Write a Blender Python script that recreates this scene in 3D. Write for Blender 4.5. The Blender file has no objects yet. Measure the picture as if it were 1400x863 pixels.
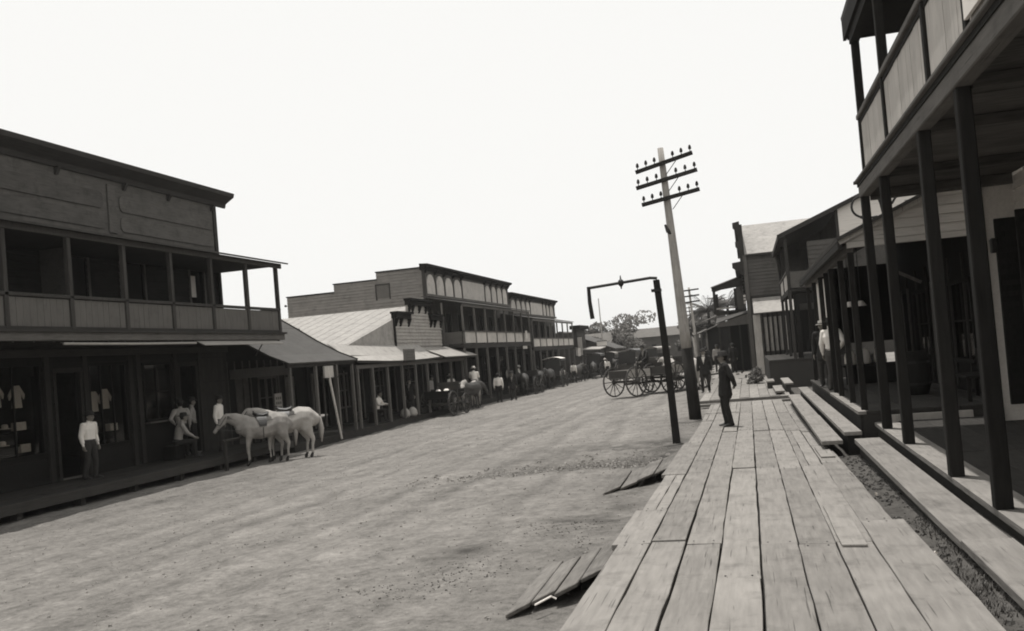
import bpy, bmesh, math, random
import numpy as np
from mathutils import Vector, Matrix, Quaternion
random.seed(7)
rad = math.radians
sc = bpy.context.scene
COL = sc.collection

# ---------------------------------------------------------------- camera, sky, sun, exposure
F = 1250.0
ROLL, PIT, YAW = rad(4.8), math.atan(33 / F), rad(14.28)
cd = bpy.data.cameras.new('camera'); cam = bpy.data.objects.new('camera', cd); COL.objects.link(cam)
cd.sensor_width = 36.0; cd.lens = 36.0 * F / 1400; cd.shift_x = -24.34 * math.sin(ROLL) / 1400; cd.shift_y = 24.34 * math.cos(ROLL) / 1400
cd.clip_start = 0.05; cd.clip_end = 6000
fwd = Vector((-math.sin(YAW) * math.cos(PIT), math.cos(YAW) * math.cos(PIT), math.sin(PIT)))
right = Vector((math.cos(YAW), math.sin(YAW), 0)); up = right.cross(fwd)
m = Matrix((right, up, -fwd)).transposed().to_4x4()
cam.matrix_world = Matrix.Translation((0, 0, 1.72)) @ m @ Matrix.Rotation(-ROLL, 4, 'Z')
sc.camera = cam

SUN_EL, SUN_AZ = rad(83), Vector((-0.72, 0.69, 0)).normalized()
to_sun = (SUN_AZ * math.cos(SUN_EL) + Vector((0, 0, math.sin(SUN_EL)))).normalized()
sl = bpy.data.lights.new('sun', 'SUN'); sl.energy = 3.9; sl.angle = rad(0.6); sl.color = (1.0, 0.975, 0.94)
so = bpy.data.objects.new('sun', sl); COL.objects.link(so)
so.rotation_euler = (-to_sun).to_track_quat('-Z', 'Y').to_euler()

w = bpy.data.worlds.new("World"); sc.world = w; w.use_nodes = True
nt = w.node_tree; nt.nodes.clear()
sky = nt.nodes.new('ShaderNodeTexSky'); sky.sky_type = 'NISHITA'; sky.sun_disc = False
sky.sun_elevation = SUN_EL; sky.sun_rotation = math.atan2(SUN_AZ.x, SUN_AZ.y)
sky.dust_density = 4.0; sky.air_density = 1.0
bw_ = nt.nodes.new('ShaderNodeRGBToBW')
mx = nt.nodes.new('ShaderNodeMix'); mx.data_type = 'RGBA'; mx.inputs[0].default_value = 0.9
mx.inputs[7].default_value = (10.3, 10.25, 10.0, 1)      # white, overexposed summer haze
bg = nt.nodes.new('ShaderNodeBackground'); bg.inputs[1].default_value = 0.1
ow = nt.nodes.new('ShaderNodeOutputWorld')
nt.links.new(sky.outputs[0], bw_.inputs[0]); nt.links.new(bw_.outputs[0], mx.inputs[6])
nt.links.new(mx.outputs[2], bg.inputs[0]); nt.links.new(bg.outputs[0], ow.inputs[0])
sc.view_settings.view_transform = 'Standard'; sc.view_settings.look = 'None'
sc.view_settings.exposure = 0.0; sc.view_settings.gamma = 1.0
sc.cycles.filter_width = 1.9
sc.cycles.max_bounces = 6

# ---------------------------------------------------------------- materials
def tone(v, warm=1.0):
    return (v * (1 + 0.05 * warm), v * .99, v * (1 - 0.085 * warm), 1)
MATS = {}
def mat(name, v, kind='plain', rough=0.8, var=0.25, scale=3.0, axis=None, bump=0.3, spec=0.3, warm=1.0, stain=0.0):
    if name in MATS: return MATS[name]
    m = bpy.data.materials.new(name); m.use_nodes = True; n = m.node_tree; L = n.links
    b = n.nodes['Principled BSDF']; b.inputs['Roughness'].default_value = rough
    b.inputs['Specular IOR Level'].default_value = spec
    tc = n.nodes.new('ShaderNodeTexCoord'); oi = n.nodes.new('ShaderNodeObjectInfo')
    mp = n.nodes.new('ShaderNodeMapping')
    s = [1, 1, 1]
    if kind == 'wood':
        s = [9, 9, 9]; s[axis if axis is not None else 2] = 1.0
    mp.inputs['Scale'].default_value = s
    addv = n.nodes.new('ShaderNodeVectorMath'); addv.operation = 'ADD'
    mulr = n.nodes.new('ShaderNodeMath'); mulr.operation = 'MULTIPLY'; mulr.inputs[1].default_value = 37.0
    L.new(oi.outputs['Random'], mulr.inputs[0])
    L.new(tc.outputs['Object'], addv.inputs[0]); L.new(mulr.outputs[0], addv.inputs[1])
    L.new(addv.outputs[0], mp.inputs[0])
    n1 = n.nodes.new('ShaderNodeTexNoise'); n1.inputs['Scale'].default_value = scale; n1.inputs['Detail'].default_value = 6
    L.new(mp.outputs[0], n1.inputs[0])
    n2 = n.nodes.new('ShaderNodeTexNoise'); n2.inputs['Scale'].default_value = 1.3; n2.inputs['Detail'].default_value = 5
    L.new(addv.outputs[0], n2.inputs[0])
    # value = v * (1 + var*(n1-.5)*2 + var*(n2-.5)*2 + random)
    def math_(op, a, b_, clamp=False):
        q = n.nodes.new('ShaderNodeMath'); q.operation = op; q.use_clamp = clamp
        for i, x in enumerate((a, b_)):
            if isinstance(x, (int, float)): q.inputs[i].default_value = x
            else: L.new(x, q.inputs[i])
        return q.outputs[0]
    a = math_('MULTIPLY', math_('SUBTRACT', n1.outputs[0], 0.5), var * 2.4)
    c = math_('MULTIPLY', math_('SUBTRACT', n2.outputs[0], 0.5), var * 1.8)
    d = math_('MULTIPLY', math_('SUBTRACT', oi.outputs['Random'], 0.5), var * 0.9)
    t = math_('ADD', math_('ADD', a, c), math_('ADD', d, 1.0))
    if stain:
        n3 = n.nodes.new('ShaderNodeTexNoise'); n3.inputs['Scale'].default_value = 2.7; n3.inputs['Detail'].default_value = 8
        n3.inputs['Roughness'].default_value = 0.7
        L.new(addv.outputs[0], n3.inputs[0])
        r_ = n.nodes.new('ShaderNodeMapRange'); r_.inputs[1].default_value = 0.52; r_.inputs[2].default_value = 0.72
        r_.inputs[3].default_value = 1.0; r_.inputs[4].default_value = 1.0 - stain
        L.new(n3.outputs[0], r_.inputs[0]); t = math_('MULTIPLY', t, r_.outputs[0])
    if kind == 'wood':   # long thin checks and splits along the grain
        mp4 = n.nodes.new('ShaderNodeMapping'); s4 = [55, 55, 55]; s4[axis if axis is not None else 2] = 1.1
        mp4.inputs['Scale'].default_value = s4; L.new(addv.outputs[0], mp4.inputs[0])
        n4 = n.nodes.new('ShaderNodeTexNoise'); n4.inputs['Scale'].default_value = 1.0; n4.inputs['Detail'].default_value = 2; L.new(mp4.outputs[0], n4.inputs[0])
        r4_ = n.nodes.new('ShaderNodeMapRange'); r4_.inputs[1].default_value = 0.66; r4_.inputs[2].default_value = 0.72; r4_.inputs[3].default_value = 1.0; r4_.inputs[4].default_value = 0.5
        L.new(n4.outputs[0], r4_.inputs[0]); t = math_('MULTIPLY', t, r4_.outputs[0])
    vm = n.nodes.new('ShaderNodeVectorMath'); vm.operation = 'SCALE'
    vm.inputs[0].default_value = tone(v, warm)[:3]
    L.new(t, vm.inputs['Scale']); L.new(vm.outputs[0], b.inputs['Base Color'])
    if bump:
        bp = n.nodes.new('ShaderNodeBump'); bp.inputs['Strength'].default_value = bump; bp.inputs['Distance'].default_value = 0.01
        L.new(n1.outputs[0], bp.inputs['Height']); L.new(bp.outputs[0], b.inputs['Normal'])
    MATS[name] = m
    return m
def wood(name, v, axis=2, **k):
    k.setdefault('spec', 0.1); k.setdefault('rough', 0.9); k.setdefault('bump', 0.35)
    return mat(name, v, 'wood', axis=axis, **k)

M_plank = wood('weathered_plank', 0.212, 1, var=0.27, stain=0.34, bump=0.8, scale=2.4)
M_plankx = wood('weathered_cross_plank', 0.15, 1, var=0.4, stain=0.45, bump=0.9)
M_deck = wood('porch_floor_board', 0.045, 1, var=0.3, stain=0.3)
M_deckd = wood('dark_walkway_board', 0.033, 1, var=0.3, stain=0.3)
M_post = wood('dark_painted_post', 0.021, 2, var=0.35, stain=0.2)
M_trim = wood('dark_trim', 0.04, 1, var=0.3)
M_fascia = wood('grey_fascia', 0.11, 1, var=0.3, stain=0.2)
M_panelR = wood('tan_panel_board', 0.42, 2, var=0.16, stain=0.15)
M_panelL = wood('grey_brown_panel', 0.105, 2, var=0.16, stain=0.2)
M_wallL = wood('brown_clapboard', 0.085, 1, var=0.32, stain=0.35)
M_wallLx = wood('brown_clapboard_side', 0.17, 0, var=0.3, stain=0.3)
M_wallD = wood('dark_gallery_wall', 0.022, 1, var=0.3, stain=0.3)  # darker copy of the clapboard, with the balcony shade put into its colour
M_pil = wood('dark_pilaster', 0.03, 2, var=0.3, stain=0.2)
M_postL = wood('dark_brown_post', 0.05, 2, var=0.3, stain=0.2)
M_porchw = wood('pale_porch_wall', 0.62, 1, var=0.12, stain=0.12)
M_hgrey = mat('grey_horse_coat', 0.24, var=0.3, rough=0.8, scale=5, stain=0.35, bump=0.1)
M_shop = wood('shop_front_paint', 0.013, 2, var=0.3)
M_pale = wood('pale_painted_board', 0.46, 2, var=0.25, stain=0.3)
M_paley = wood('pale_clapboard', 0.34, 1, var=0.28, stain=0.3)
M_palex = wood('pale_gable_board', 0.42, 0, var=0.14, stain=0.15)
M_cream = wood('cream_gable_board', 0.62, 0, var=0.08)
M_ceil = wood('ceiling_board', 0.085, 0, var=0.5)
M_roofL = mat('pale_iron_roof', 0.27, var=0.26, stain=0.4, scale=6, rough=0.6, bump=0.2)
M_roofD = mat('dark_shingle_roof', 0.06, var=0.3, stain=0.25, scale=9, bump=0.6)
M_awn = mat('pale_awning', 0.3, var=0.12, stain=0.15, rough=0.8)
M_dark = mat('dark_interior', 0.02, spec=0.05, var=0.3)
M_black = mat('black_iron', 0.02, var=0.3, rough=0.5)
M_pole = wood('pale_pole_wood', 0.33, 2, var=0.3, stain=0.3)
M_tar = wood('tarred_pole_wood', 0.03, 2, var=0.4)
M_white = mat('white_cotton', 0.72, var=0.08, rough=0.9, scale=9, bump=0.4)
M_grey = mat('grey_cotton', 0.30, var=0.12, rough=0.9, scale=9, bump=0.3)
M_suit = mat('black_wool', 0.02, var=0.3, rough=0.9, scale=12)
M_trouser = mat('dark_trouser', 0.035, var=0.3, rough=0.9, scale=12)
M_trouser2 = mat('brown_trouser', 0.07, var=0.3, rough=0.9, scale=12)
M_skin = mat('skin', 0.20, var=0.1, rough=0.6, warm=1.6, bump=0)
M_hair = mat('black_hair', 0.015, var=0.2)
M_hatb = mat('dark_felt', 0.025, var=0.2)
M_hatw = mat('pale_straw', 0.6, var=0.1)
M_leather = mat('dark_leather', 0.03, var=0.3, rough=0.45, spec=0.5)
M_horsew = mat('white_horse_coat', 0.36, var=0.22, rough=0.8, scale=5, stain=0.35, bump=0.1)
M_horsed = mat('dark_horse_coat', 0.05, var=0.3, rough=0.6, scale=5)
M_hoof = mat('hoof', 0.03, var=0.2)
M_wagon = wood('wagon_wood', 0.06, 0, var=0.3)
M_wagonp = wood('pale_wagon_board', 0.42, 0, var=0.2)
M_wheel = mat('wheel_paint', 0.05, var=0.3)
M_leaf = mat('foliage', 0.12, var=0.4, scale=2, warm=1.0, bump=0)
M_leaf2 = mat('palm_leaf', 0.085, var=0.3, scale=2, bump=0)
M_stone = mat('stone', 0.24, var=0.35, scale=8)
M_sack = mat('sack_cloth', 0.32, var=0.2)
M_paper = mat('paper', 0.75, var=0.05, bump=0)

def glassm():
    m = bpy.data.materials.new('window_glass'); m.use_nodes = True; n = m.node_tree
    n.nodes.clear(); o = n.nodes.new('ShaderNodeOutputMaterial'); mx = n.nodes.new('ShaderNodeMixShader')
    t = n.nodes.new('ShaderNodeBsdfTransparent'); g = n.nodes.new('ShaderNodeBsdfGlossy'); f = n.nodes.new('ShaderNodeLayerWeight'); pw = n.nodes.new('ShaderNodeMath'); pw.operation = 'POWER'; pw.inputs[1].default_value = 5; ma = n.nodes.new('ShaderNodeMath'); ma.operation = 'MULTIPLY_ADD'; ma.inputs[1].default_value = .7; ma.inputs[2].default_value = .03
    t.inputs[0].default_value = (.75, .74, .72, 1); g.inputs['Roughness'].default_value = 0.05
    n.links.new(f.outputs['Facing'], pw.inputs[0]); n.links.new(pw.outputs[0], ma.inputs[0]); n.links.new(ma.outputs[0], mx.inputs[0]); n.links.new(t.outputs[0], mx.inputs[1]); n.links.new(g.outputs[0], mx.inputs[2])
    n.links.new(mx.outputs[0], o.inputs[0]); return m
M_glass = glassm()

def streetm():
    m = bpy.data.materials.new('street_dirt'); m.use_nodes = True; n = m.node_tree; L = n.links
    b = n.nodes['Principled BSDF']; b.inputs['Roughness'].default_value = 0.95; b.inputs['Specular IOR Level'].default_value = 0.1
    tc = n.nodes.new('ShaderNodeTexCoord')
    def noise(scale, detail, mapping=None, rough=0.55):
        q = n.nodes.new('ShaderNodeTexNoise'); q.inputs['Scale'].default_value = scale; q.inputs['Detail'].default_value = detail
        q.inputs['Roughness'].default_value = rough
        if mapping:
            mp = n.nodes.new('ShaderNodeMapping'); mp.inputs['Scale'].default_value = mapping[0]; mp.inputs['Rotation'].default_value = (0, 0, mapping[1])
            L.new(tc.outputs['Object'], mp.inputs[0]); L.new(mp.outputs[0], q.inputs[0])
        else: L.new(tc.outputs['Object'], q.inputs[0])
        return q.outputs[0]
    def math_(op, a, b_):
        q = n.nodes.new('ShaderNodeMath'); q.operation = op
        for i, x in enumerate((a, b_)):
            if isinstance(x, (int, float)): q.inputs[i].default_value = x
            else: L.new(x, q.inputs[i])
        return q.outputs[0]
    def cen(x, k): return math_('MULTIPLY', math_('SUBTRACT', x, 0.5), k)
    med = noise(5.5, 5, None, 0.75); big = noise(0.22, 4); midn = noise(1.6, 6, None, 0.65); fine = noise(14, 6, None, 0.7); grit = noise(70, 3, None, 0.8)
    rut = noise(1.0, 4, ((2.2, 0.09, 1), 0.05)); rut2 = noise(1.0, 4, ((4.5, 0.2, 1), -0.10))
    t = math_('ADD', math_('ADD', cen(big, 0.55), cen(midn, 0.9)), math_('ADD', math_('ADD', cen(fine, 1.3), cen(grit, 1.2)), cen(med, 1.3)))
    t = math_('ADD', t, math_('ADD', cen(rut, 0.35), cen(rut2, 0.3)))
    # litter and clods: sparse dark flecks
    vo = n.nodes.new('ShaderNodeTexVoronoi'); vo.inputs['Scale'].default_value = 3.2; vo.inputs['Randomness'].default_value = 1
    L.new(tc.outputs['Object'], vo.inputs[0])
    mr = n.nodes.new('ShaderNodeMapRange'); mr.inputs[1].default_value = 0.05; mr.inputs[2].default_value = 0.11; mr.inputs[3].default_value = -0.35; mr.inputs[4].default_value = 0
    L.new(vo.outputs['Distance'], mr.inputs[0])
    gate = n.nodes.new('ShaderNodeMapRange'); gate.inputs[1].default_value = 0.56; gate.inputs[2].default_value = 0.62
    L.new(midn, gate.inputs[0])
    t = math_('ADD', t, math_('MULTIPLY', mr.outputs[0], gate.outputs[0]))
    # damp refuse patches
    pat = noise(0.45, 7, None, 0.7)
    pr = n.nodes.new('ShaderNodeMapRange'); pr.inputs[1].default_value = 0.60; pr.inputs[2].default_value = 0.70; pr.inputs[3].default_value = 1; pr.inputs[4].default_value = 0.72
    L.new(pat, pr.inputs[0])
    t = math_('MULTIPLY', math_('ADD', t, 1.0), pr.outputs[0])
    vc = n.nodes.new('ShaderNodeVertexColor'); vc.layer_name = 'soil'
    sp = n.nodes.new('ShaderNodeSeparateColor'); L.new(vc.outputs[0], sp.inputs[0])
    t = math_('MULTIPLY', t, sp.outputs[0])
    vm = n.nodes.new('ShaderNodeVectorMath'); vm.operation = 'SCALE'; vm.inputs[0].default_value = tone(0.158)[:3]
    L.new(t, vm.inputs['Scale']); L.new(vm.outputs[0], b.inputs['Base Color'])
    bp = n.nodes.new('ShaderNodeBump'); bp.inputs['Strength'].default_value = 0.6; bp.inputs['Distance'].default_value = 0.03
    h = math_('ADD', math_('ADD', math_('MULTIPLY', midn, 0.5), math_('MULTIPLY', rut, 0.5)), math_('ADD', math_('MULTIPLY', fine, 0.6), math_('MULTIPLY', grit, 0.22)))
    L.new(h, bp.inputs['Height']); L.new(bp.outputs[0], b.inputs['Normal'])
    return m
M_street = streetm()

# ---------------------------------------------------------------- mesh helpers
class MB:
    def __init__(s): s.v = []; s.f = []
    def add(s, vs, fs):
        o = len(s.v); s.v += [tuple(p) for p in vs]; s.f += [tuple(i + o for i in f) for f in fs]; return s
    def box(s, x0, x1, y0, y1, z0, z1):
        if x0 > x1: x0, x1 = x1, x0
        if y0 > y1: y0, y1 = y1, y0
        if z0 > z1: z0, z1 = z1, z0
        return s.add([(x0, y0, z0), (x1, y0, z0), (x1, y1, z0), (x0, y1, z0), (x0, y0, z1), (x1, y0, z1), (x1, y1, z1), (x0, y1, z1)],
                     [(0, 3, 2, 1), (4, 5, 6, 7), (0, 1, 5, 4), (1, 2, 6, 5), (2, 3, 7, 6), (3, 0, 4, 7)])
    def hexa(s, b, t):   # 4 bottom, 4 top points, counter-clockwise seen from above
        return s.add(list(b) + list(t), [(0, 3, 2, 1), (4, 5, 6, 7), (0, 1, 5, 4), (1, 2, 6, 5), (2, 3, 7, 6), (3, 0, 4, 7)])
    def beam(s, p0, p1, w, h, upv=(0, 0, 1)):
        p0, p1 = Vector(p0), Vector(p1); d = (p1 - p0).normalized(); u = Vector(upv)
        if abs(d.dot(u)) > 0.98: u = Vector((0, 1, 0))
        r = d.cross(u).normalized() * w / 2; u2 = r.normalized().cross(d).normalized() * h / 2
        a = [p0 - r - u2, p0 + r - u2, p0 + r + u2, p0 - r + u2]; b = [q + (p1 - p0) for q in a]
        return s.add(a + b, [(0, 1, 2, 3), (7, 6, 5, 4), (0, 4, 5, 1), (1, 5, 6, 2), (2, 6, 7, 3), (3, 7, 4, 0)])
    def tube(s, pts, rs, n=8, side=None, cap=True):
        pts = [Vector(p) for p in pts]; K = len(pts)
        if not isinstance(rs, (list, tuple)): rs = [rs] * K
        rings = []; prev = None
        for i in range(K):
            d = (pts[min(i + 1, K - 1)] - pts[max(i - 1, 0)]).normalized()
            ref = Vector(side) if side else (prev if prev is not None else (Vector((1, 0, 0)) if abs(d.x) < 0.9 else Vector((0, 1, 0))))
            a = (ref - d * ref.dot(d))
            a = a.normalized() if a.length > 1e-5 else d.orthogonal().normalized()
            b = d.cross(a); prev = a
            r = rs[i]; ra, rb = (r if isinstance(r, (list, tuple)) else (r, r))
            rings.append([pts[i] + a * ra * math.cos(2 * math.pi * k / n) + b * rb * math.sin(2 * math.pi * k / n) for k in range(n)])
        vs = [p for rg in rings for p in rg]; fs = []
        for i in range(K - 1):
            for k in range(n):
                k2 = (k + 1) % n; fs.append((i * n + k, i * n + k2, (i + 1) * n + k2, (i + 1) * n + k))
        if cap:
            fs.append(tuple(range(n - 1, -1, -1))); fs.append(tuple((K - 1) * n + k for k in range(n)))
        return s.add(vs, fs)
    def prism(s, poly, f0, f1):  # poly: list of 2D; f0,f1: functions 2D->3D for the two faces
        n = len(poly); a = [f0(*p) for p in poly]; b = [f1(*p) for p in poly]
        return s.add(a + b, [tuple(range(n - 1, -1, -1)), tuple(range(n, 2 * n))] + [(i, (i + 1) % n, n + (i + 1) % n, n + i) for i in range(n)])
    def lathe(s, prof, n=16, c=(0, 0, 0)):
        vs = []; fs = []
        for (r, z) in prof:
            vs += [(c[0] + r * math.cos(2 * math.pi * k / n), c[1] + r * math.sin(2 * math.pi * k / n), c[2] + z) for k in range(n)]
        for i in range(len(prof) - 1):
            for k in range(n):
                k2 = (k + 1) % n; fs.append((i * n + k, i * n + k2, (i + 1) * n + k2, (i + 1) * n + k))
        fs.append(tuple(range(n - 1, -1, -1))); fs.append(tuple((len(prof) - 1) * n + k for k in range(n)))
        return s.add(vs, fs)

def wloc(p):
    l = Vector((0, 0, 0))
    while p is not None: l += p.location; p = p.parent
    return l
def obj(name, mb, material, parent=None, kind=None, label=None, bevel=0, smooth=False, fix=True):
    me = bpy.data.meshes.new(name); o = wloc(parent) if parent else Vector((0, 0, 0))
    loc = Vector((0, 0, 0))
    me.from_pydata([(x - o.x, y - o.y, z - o.z) for x, y, z in mb.v], [], mb.f)
    if bevel or fix:
        bm = bmesh.new(); bm.from_mesh(me)
        if bevel: bmesh.ops.bevel(bm, geom=bm.edges[:], offset=bevel, segments=1, affect='EDGES', clamp_overlap=True)
        bmesh.ops.recalc_face_normals(bm, faces=bm.faces); bm.to_mesh(me); bm.free()
    me.materials.append(material)
    if smooth: me.polygons.foreach_set('use_smooth', [True] * len(me.polygons))
    ob = bpy.data.objects.new(name, me); COL.objects.link(ob); ob.parent = parent
    if kind: ob['kind'] = kind
    if label: ob['label'] = label
    return ob
def tag(o, label, cat, group=None):
    o['label'] = label; o['category'] = cat
    if group: o['group'] = group
    return o
def thing(name, label, cat, loc=(0, 0, 0), rz=0, group=None):
    o = bpy.data.objects.new(name, None); o.empty_display_size = 0.2; COL.objects.link(o)
    o.location = loc; o.rotation_euler = (0, 0, rz); return tag(o, label, cat, group)
def struct(name, mb, m, parent=None, **k):
    o = obj(name, mb, m, parent, **k)
    if parent is None: o['kind'] = 'structure'
    return o
def bx(name, parent, m, *c, **k): return obj(name, MB().box(*c), m, parent, **k)
def copy_tree(o, parent=None):
    c = o.copy(); COL.objects.link(c); c.parent = parent
    for ch in list(o.children): copy_tree(ch, c)
    return c

# wall mapping frames: (u, z, n) -> world.  'E' faces +X (u = Y), 'S' faces -Y (u = X), 'W' faces -X (u = Y)
def frame(face, pos):
    if face == 'E': return lambda u, z, n: (pos + n, u, z)
    if face == 'W': return lambda u, z, n: (pos - n, u, z)
    if face == 'S': return lambda u, z, n: (u, pos - n, z)
    return lambda u, z, n: (u, pos + n, z)
def fbox(mb, fr, u0, u1, z0, z1, n0, n1):
    p = [fr(u, z, n) for u in (u0, u1) for z in (z0, z1) for n in (n0, n1)]
    xs, ys, zs = zip(*p); mb.box(min(xs), max(xs), min(ys), max(ys), min(zs), max(zs))
def cut(a0, a1, holes):
    segs = [(a0, a1)]
    for h0, h1 in holes:
        ns = []
        for s0, s1 in segs:
            if h1 <= s0 or h0 >= s1: ns.append((s0, s1)); continue
            if h0 > s0: ns.append((s0, h0))
            if h1 < s1: ns.append((h1, s1))
        segs = ns
    return segs
def slab(mb, fr, u0, u1, z0, z1, holes=(), n0=-0.12, n1=0.0):
    zs = sorted({z0, z1} | {max(z0, min(z1, h[k])) for h in holes for k in (2, 3)})
    for a, b in zip(zs[:-1], zs[1:]):
        if b - a < 1e-4: continue
        mid = (a + b) / 2
        for s0, s1 in cut(u0, u1, [(h[0], h[1]) for h in holes if h[2] < mid < h[3]]): fbox(mb, fr, s0, s1, a, b, n0, n1)
def clap(mb, fr, u0, u1, z0, z1, holes=(), bh=0.19, proud=0.045, top=None):
    z = z0
    while z < z1 - 0.01:
        zt = min(z + bh, z1); mid = (z + zt) / 2
        hs = [(h[0], h[1]) for h in holes if h[2] < mid < h[3]]
        for s0, s1 in cut(u0, u1, hs):
            if top:
                # clip ends where the outline is lower
                lo, hi = top(mid) if top(mid) else (1, 0)
                s0, s1 = max(s0, lo), min(s1, hi)
                if s1 <= s0: continue
            pr = proud * random.uniform(0.8, 1.15)
            a = [fr(s0, z, 0.001), fr(s0, z, pr), fr(s1, z, pr), fr(s1, z, 0.001)]
            b = [fr(s0, zt, 0.001), fr(s0, zt, 0.006), fr(s1, zt, 0.006), fr(s1, zt, 0.001)]
            mb.hexa(a, b)
        z = zt
def window(parent, fr, u0, u1, z0, z1, m, nx=2, nz=2, depth=0.05, fw=0.07):
    f = MB()
    fbox(f, fr, u0 - fw, u1 + fw, z1, z1 + fw, -0.06, depth); fbox(f, fr, u0 - fw, u1 + fw, z0 - fw, z0, -0.06, depth + 0.03)
    fbox(f, fr, u0 - fw, u0, z0, z1, -0.06, depth - 0.01); fbox(f, fr, u1, u1 + fw, z0, z1, -0.06, depth - 0.01)
    for i in range(1, nx): u = u0 + (u1 - u0) * i / nx; fbox(f, fr, u - 0.02, u + 0.02, z0, z1, -0.055, -0.01)
    for i in range(1, nz): z = z0 + (z1 - z0) * i / nz; fbox(f, fr, u0, u1, z - 0.02, z + 0.02, -0.053, -0.008)
    o = obj('window', f, m, parent)
    g = MB(); fbox(g, fr, u0, u1, z0, z1, -0.045, -0.04); obj('pane', g, M_glass, o)
    return o
def shed(mb, pts_top, th=0.06):
    """roof sheet: list of quads given by 4 top corners; extruded down by th"""
    for q in pts_top:
        q = [Vector(p) for p in q]; nrm = (q[1] - q[0]).cross(q[3] - q[0]).normalized()
        if nrm.z < 0: q = q[::-1]; nrm = -nrm
        b = [p - nrm * th for p in q]; mb.hexa(b, q)

# ---------------------------------------------------------------- ground
def bwz(y): return -0.015 * (max(2, min(y, 23)) - 4)
def gz(x, y):
    zr = -0.26 - 0.0115 * (max(0, min(y, 22)) - 4)
    if x > -1.3: 
        return bwz(y) - (0.11 if x > 1.0 else 0.25 - 0.14 * max(0, min(1, (x + 0.5) / 1.5)))
    t = min(1, (-1.3 - x) / 13.7); t = t * t * (3 - 2 * t) * 0.45 + t * 0.55
    return zr + (-0.85 - zr) * t
def axis_pts(segs):
    out = []
    for a, b, n in segs: out += list(np.linspace(a, b, n, endpoint=False))
    out.append(segs[-1][1]); return out
xs = axis_pts([(-1500, -60, 8), (-60, -18, 10), (-18, 2.2, 230), (2.2, 10, 10), (10, 1500, 8)])
ys = axis_pts([(-300, 0, 6), (0, 4, 12), (4, 20, 260), (20, 45, 190), (45, 100, 110), (100, 200, 20), (200, 2500, 10)])
rng = np.random.RandomState(3)
def vnoise(X, Y, s, seed):
    r = np.random.RandomState(seed); G = r.rand(256, 256)
    u, v = X / s, Y / s; i, j = np.floor(u).astype(int), np.floor(v).astype(int); fu, fv = u - i, v - j
    fu = fu * fu * (3 - 2 * fu); fv = fv * fv * (3 - 2 * fv)
    g = lambda a, b: G[a % 256, b % 256]
    return (g(i, j) * (1 - fu) * (1 - fv) + g(i + 1, j) * fu * (1 - fv) + g(i, j + 1) * (1 - fu) * fv + g(i + 1, j + 1) * fu * fv) - 0.5
XX, YY = np.meshgrid(np.array(xs), np.array(ys), indexing='ij')
ZZ = np.vectorize(gz)(XX, YY)
near = np.clip(1 - (np.abs(XX + 8) - 8) / 3, 0, 1) * np.clip((140 - YY) / 40, 0, 1)
ZZ += near * (0.05 * vnoise(XX, YY, 1.9, 1) + 0.035 * vnoise(XX, YY, 0.6, 2) + 0.018 * vnoise(XX, YY, 0.22, 4)
              + 0.07 * vnoise(XX * 1.0 + YY * 0.06, YY * 0.06, 0.55, 5) * .6 * np.clip((-1.8 - XX) / 2, 0, 1))
# refuse gully running across from the walk into the street
def gully(X, Y):
    yc = 17.6 + (X + 2.0) * 0.12 + 0.4 * np.sin(X * 1.3)
    return np.exp(-((Y - yc) / 0.9) ** 2) * np.clip((X + 6.2) / 2, 0, 1) * np.clip((-1.5 - X) / 0.3, 0, 1)
GU = gully(XX, YY); ZZ -= GU * (0.05 + 0.16 * np.abs(vnoise(XX, YY, 0.3, 8)))
nx_, ny_ = XX.shape
me = bpy.data.meshes.new('street')
idx = np.arange(nx_ * ny_).reshape(nx_, ny_)
q = np.stack([idx[:-1, :-1], idx[1:, :-1], idx[1:, 1:], idx[:-1, 1:]], -1).reshape(-1, 4)
me.from_pydata(np.stack([XX, YY, ZZ], -1).reshape(-1, 3).tolist(), [], q.tolist())
me.materials.append(M_street)
me.polygons.foreach_set('use_smooth', [True] * len(me.polygons))
ca = me.color_attributes.new('soil', 'FLOAT_COLOR', 'POINT')
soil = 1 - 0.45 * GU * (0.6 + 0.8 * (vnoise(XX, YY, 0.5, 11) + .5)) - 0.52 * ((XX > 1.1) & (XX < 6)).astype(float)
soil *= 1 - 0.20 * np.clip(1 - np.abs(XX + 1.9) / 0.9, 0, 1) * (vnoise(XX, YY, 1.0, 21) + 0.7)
for cx, cy, sx, sy, a_ in [(-3.3, 9.6, .45, .35, .45), (-2.6, 11.4, .6, .25, .35), (-3.0, 20.6, 1.6, 1.0, .42), (-1.9, 19.0, .5, 1.6, .4), (-4.5, 19.2, 1.0, .5, .25), (-1.9, 11.5, .5, 2.0, .28), (-1.7, 16.9, .5, .8, .3), (-2.6, 6.3, .5, .5, .22), (-9, 13, 1.6, .6, .15), (-12.5, 17.5, 1.5, .5, .18), (-6.5, 15, 1.4, .5, .14)]:
    soil *= 1 - a_ * np.exp(-((XX - cx) / sx) ** 2 - ((YY - cy) / sy) ** 2) * np.clip(.75 + 1.6 * (vnoise(XX, YY, .35, 31) + vnoise(XX, YY, .12, 32)), 0, 1.6)
for x_, wd_, dp_ in [(-3.6, .16, .16), (-5.1, .17, .19), (-6.3, .18, .20), (-7.7, .17, .19), (-8.6, .2, .16), (-10.1, .18, .17), (-11.6, .2, .08), (-12.9, .2, .09)]:
    xc_ = x_ + .35 * vnoise(YY, XX * 0, 7.0, int(-x_ * 10)) * 2 + .12 * vnoise(YY, XX * 0, 2.1, int(-x_ * 20))
    g_ = np.exp(-((XX - xc_) / wd_) ** 2) * np.clip(.7 + 1.4 * vnoise(XX, YY, 2.6, 41), 0, 1.3)
    soil *= 1 - dp_ * g_; soil *= 1 + dp_ * .7 * np.exp(-((XX - xc_ - .33) / (wd_ * .9)) ** 2)
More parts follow.
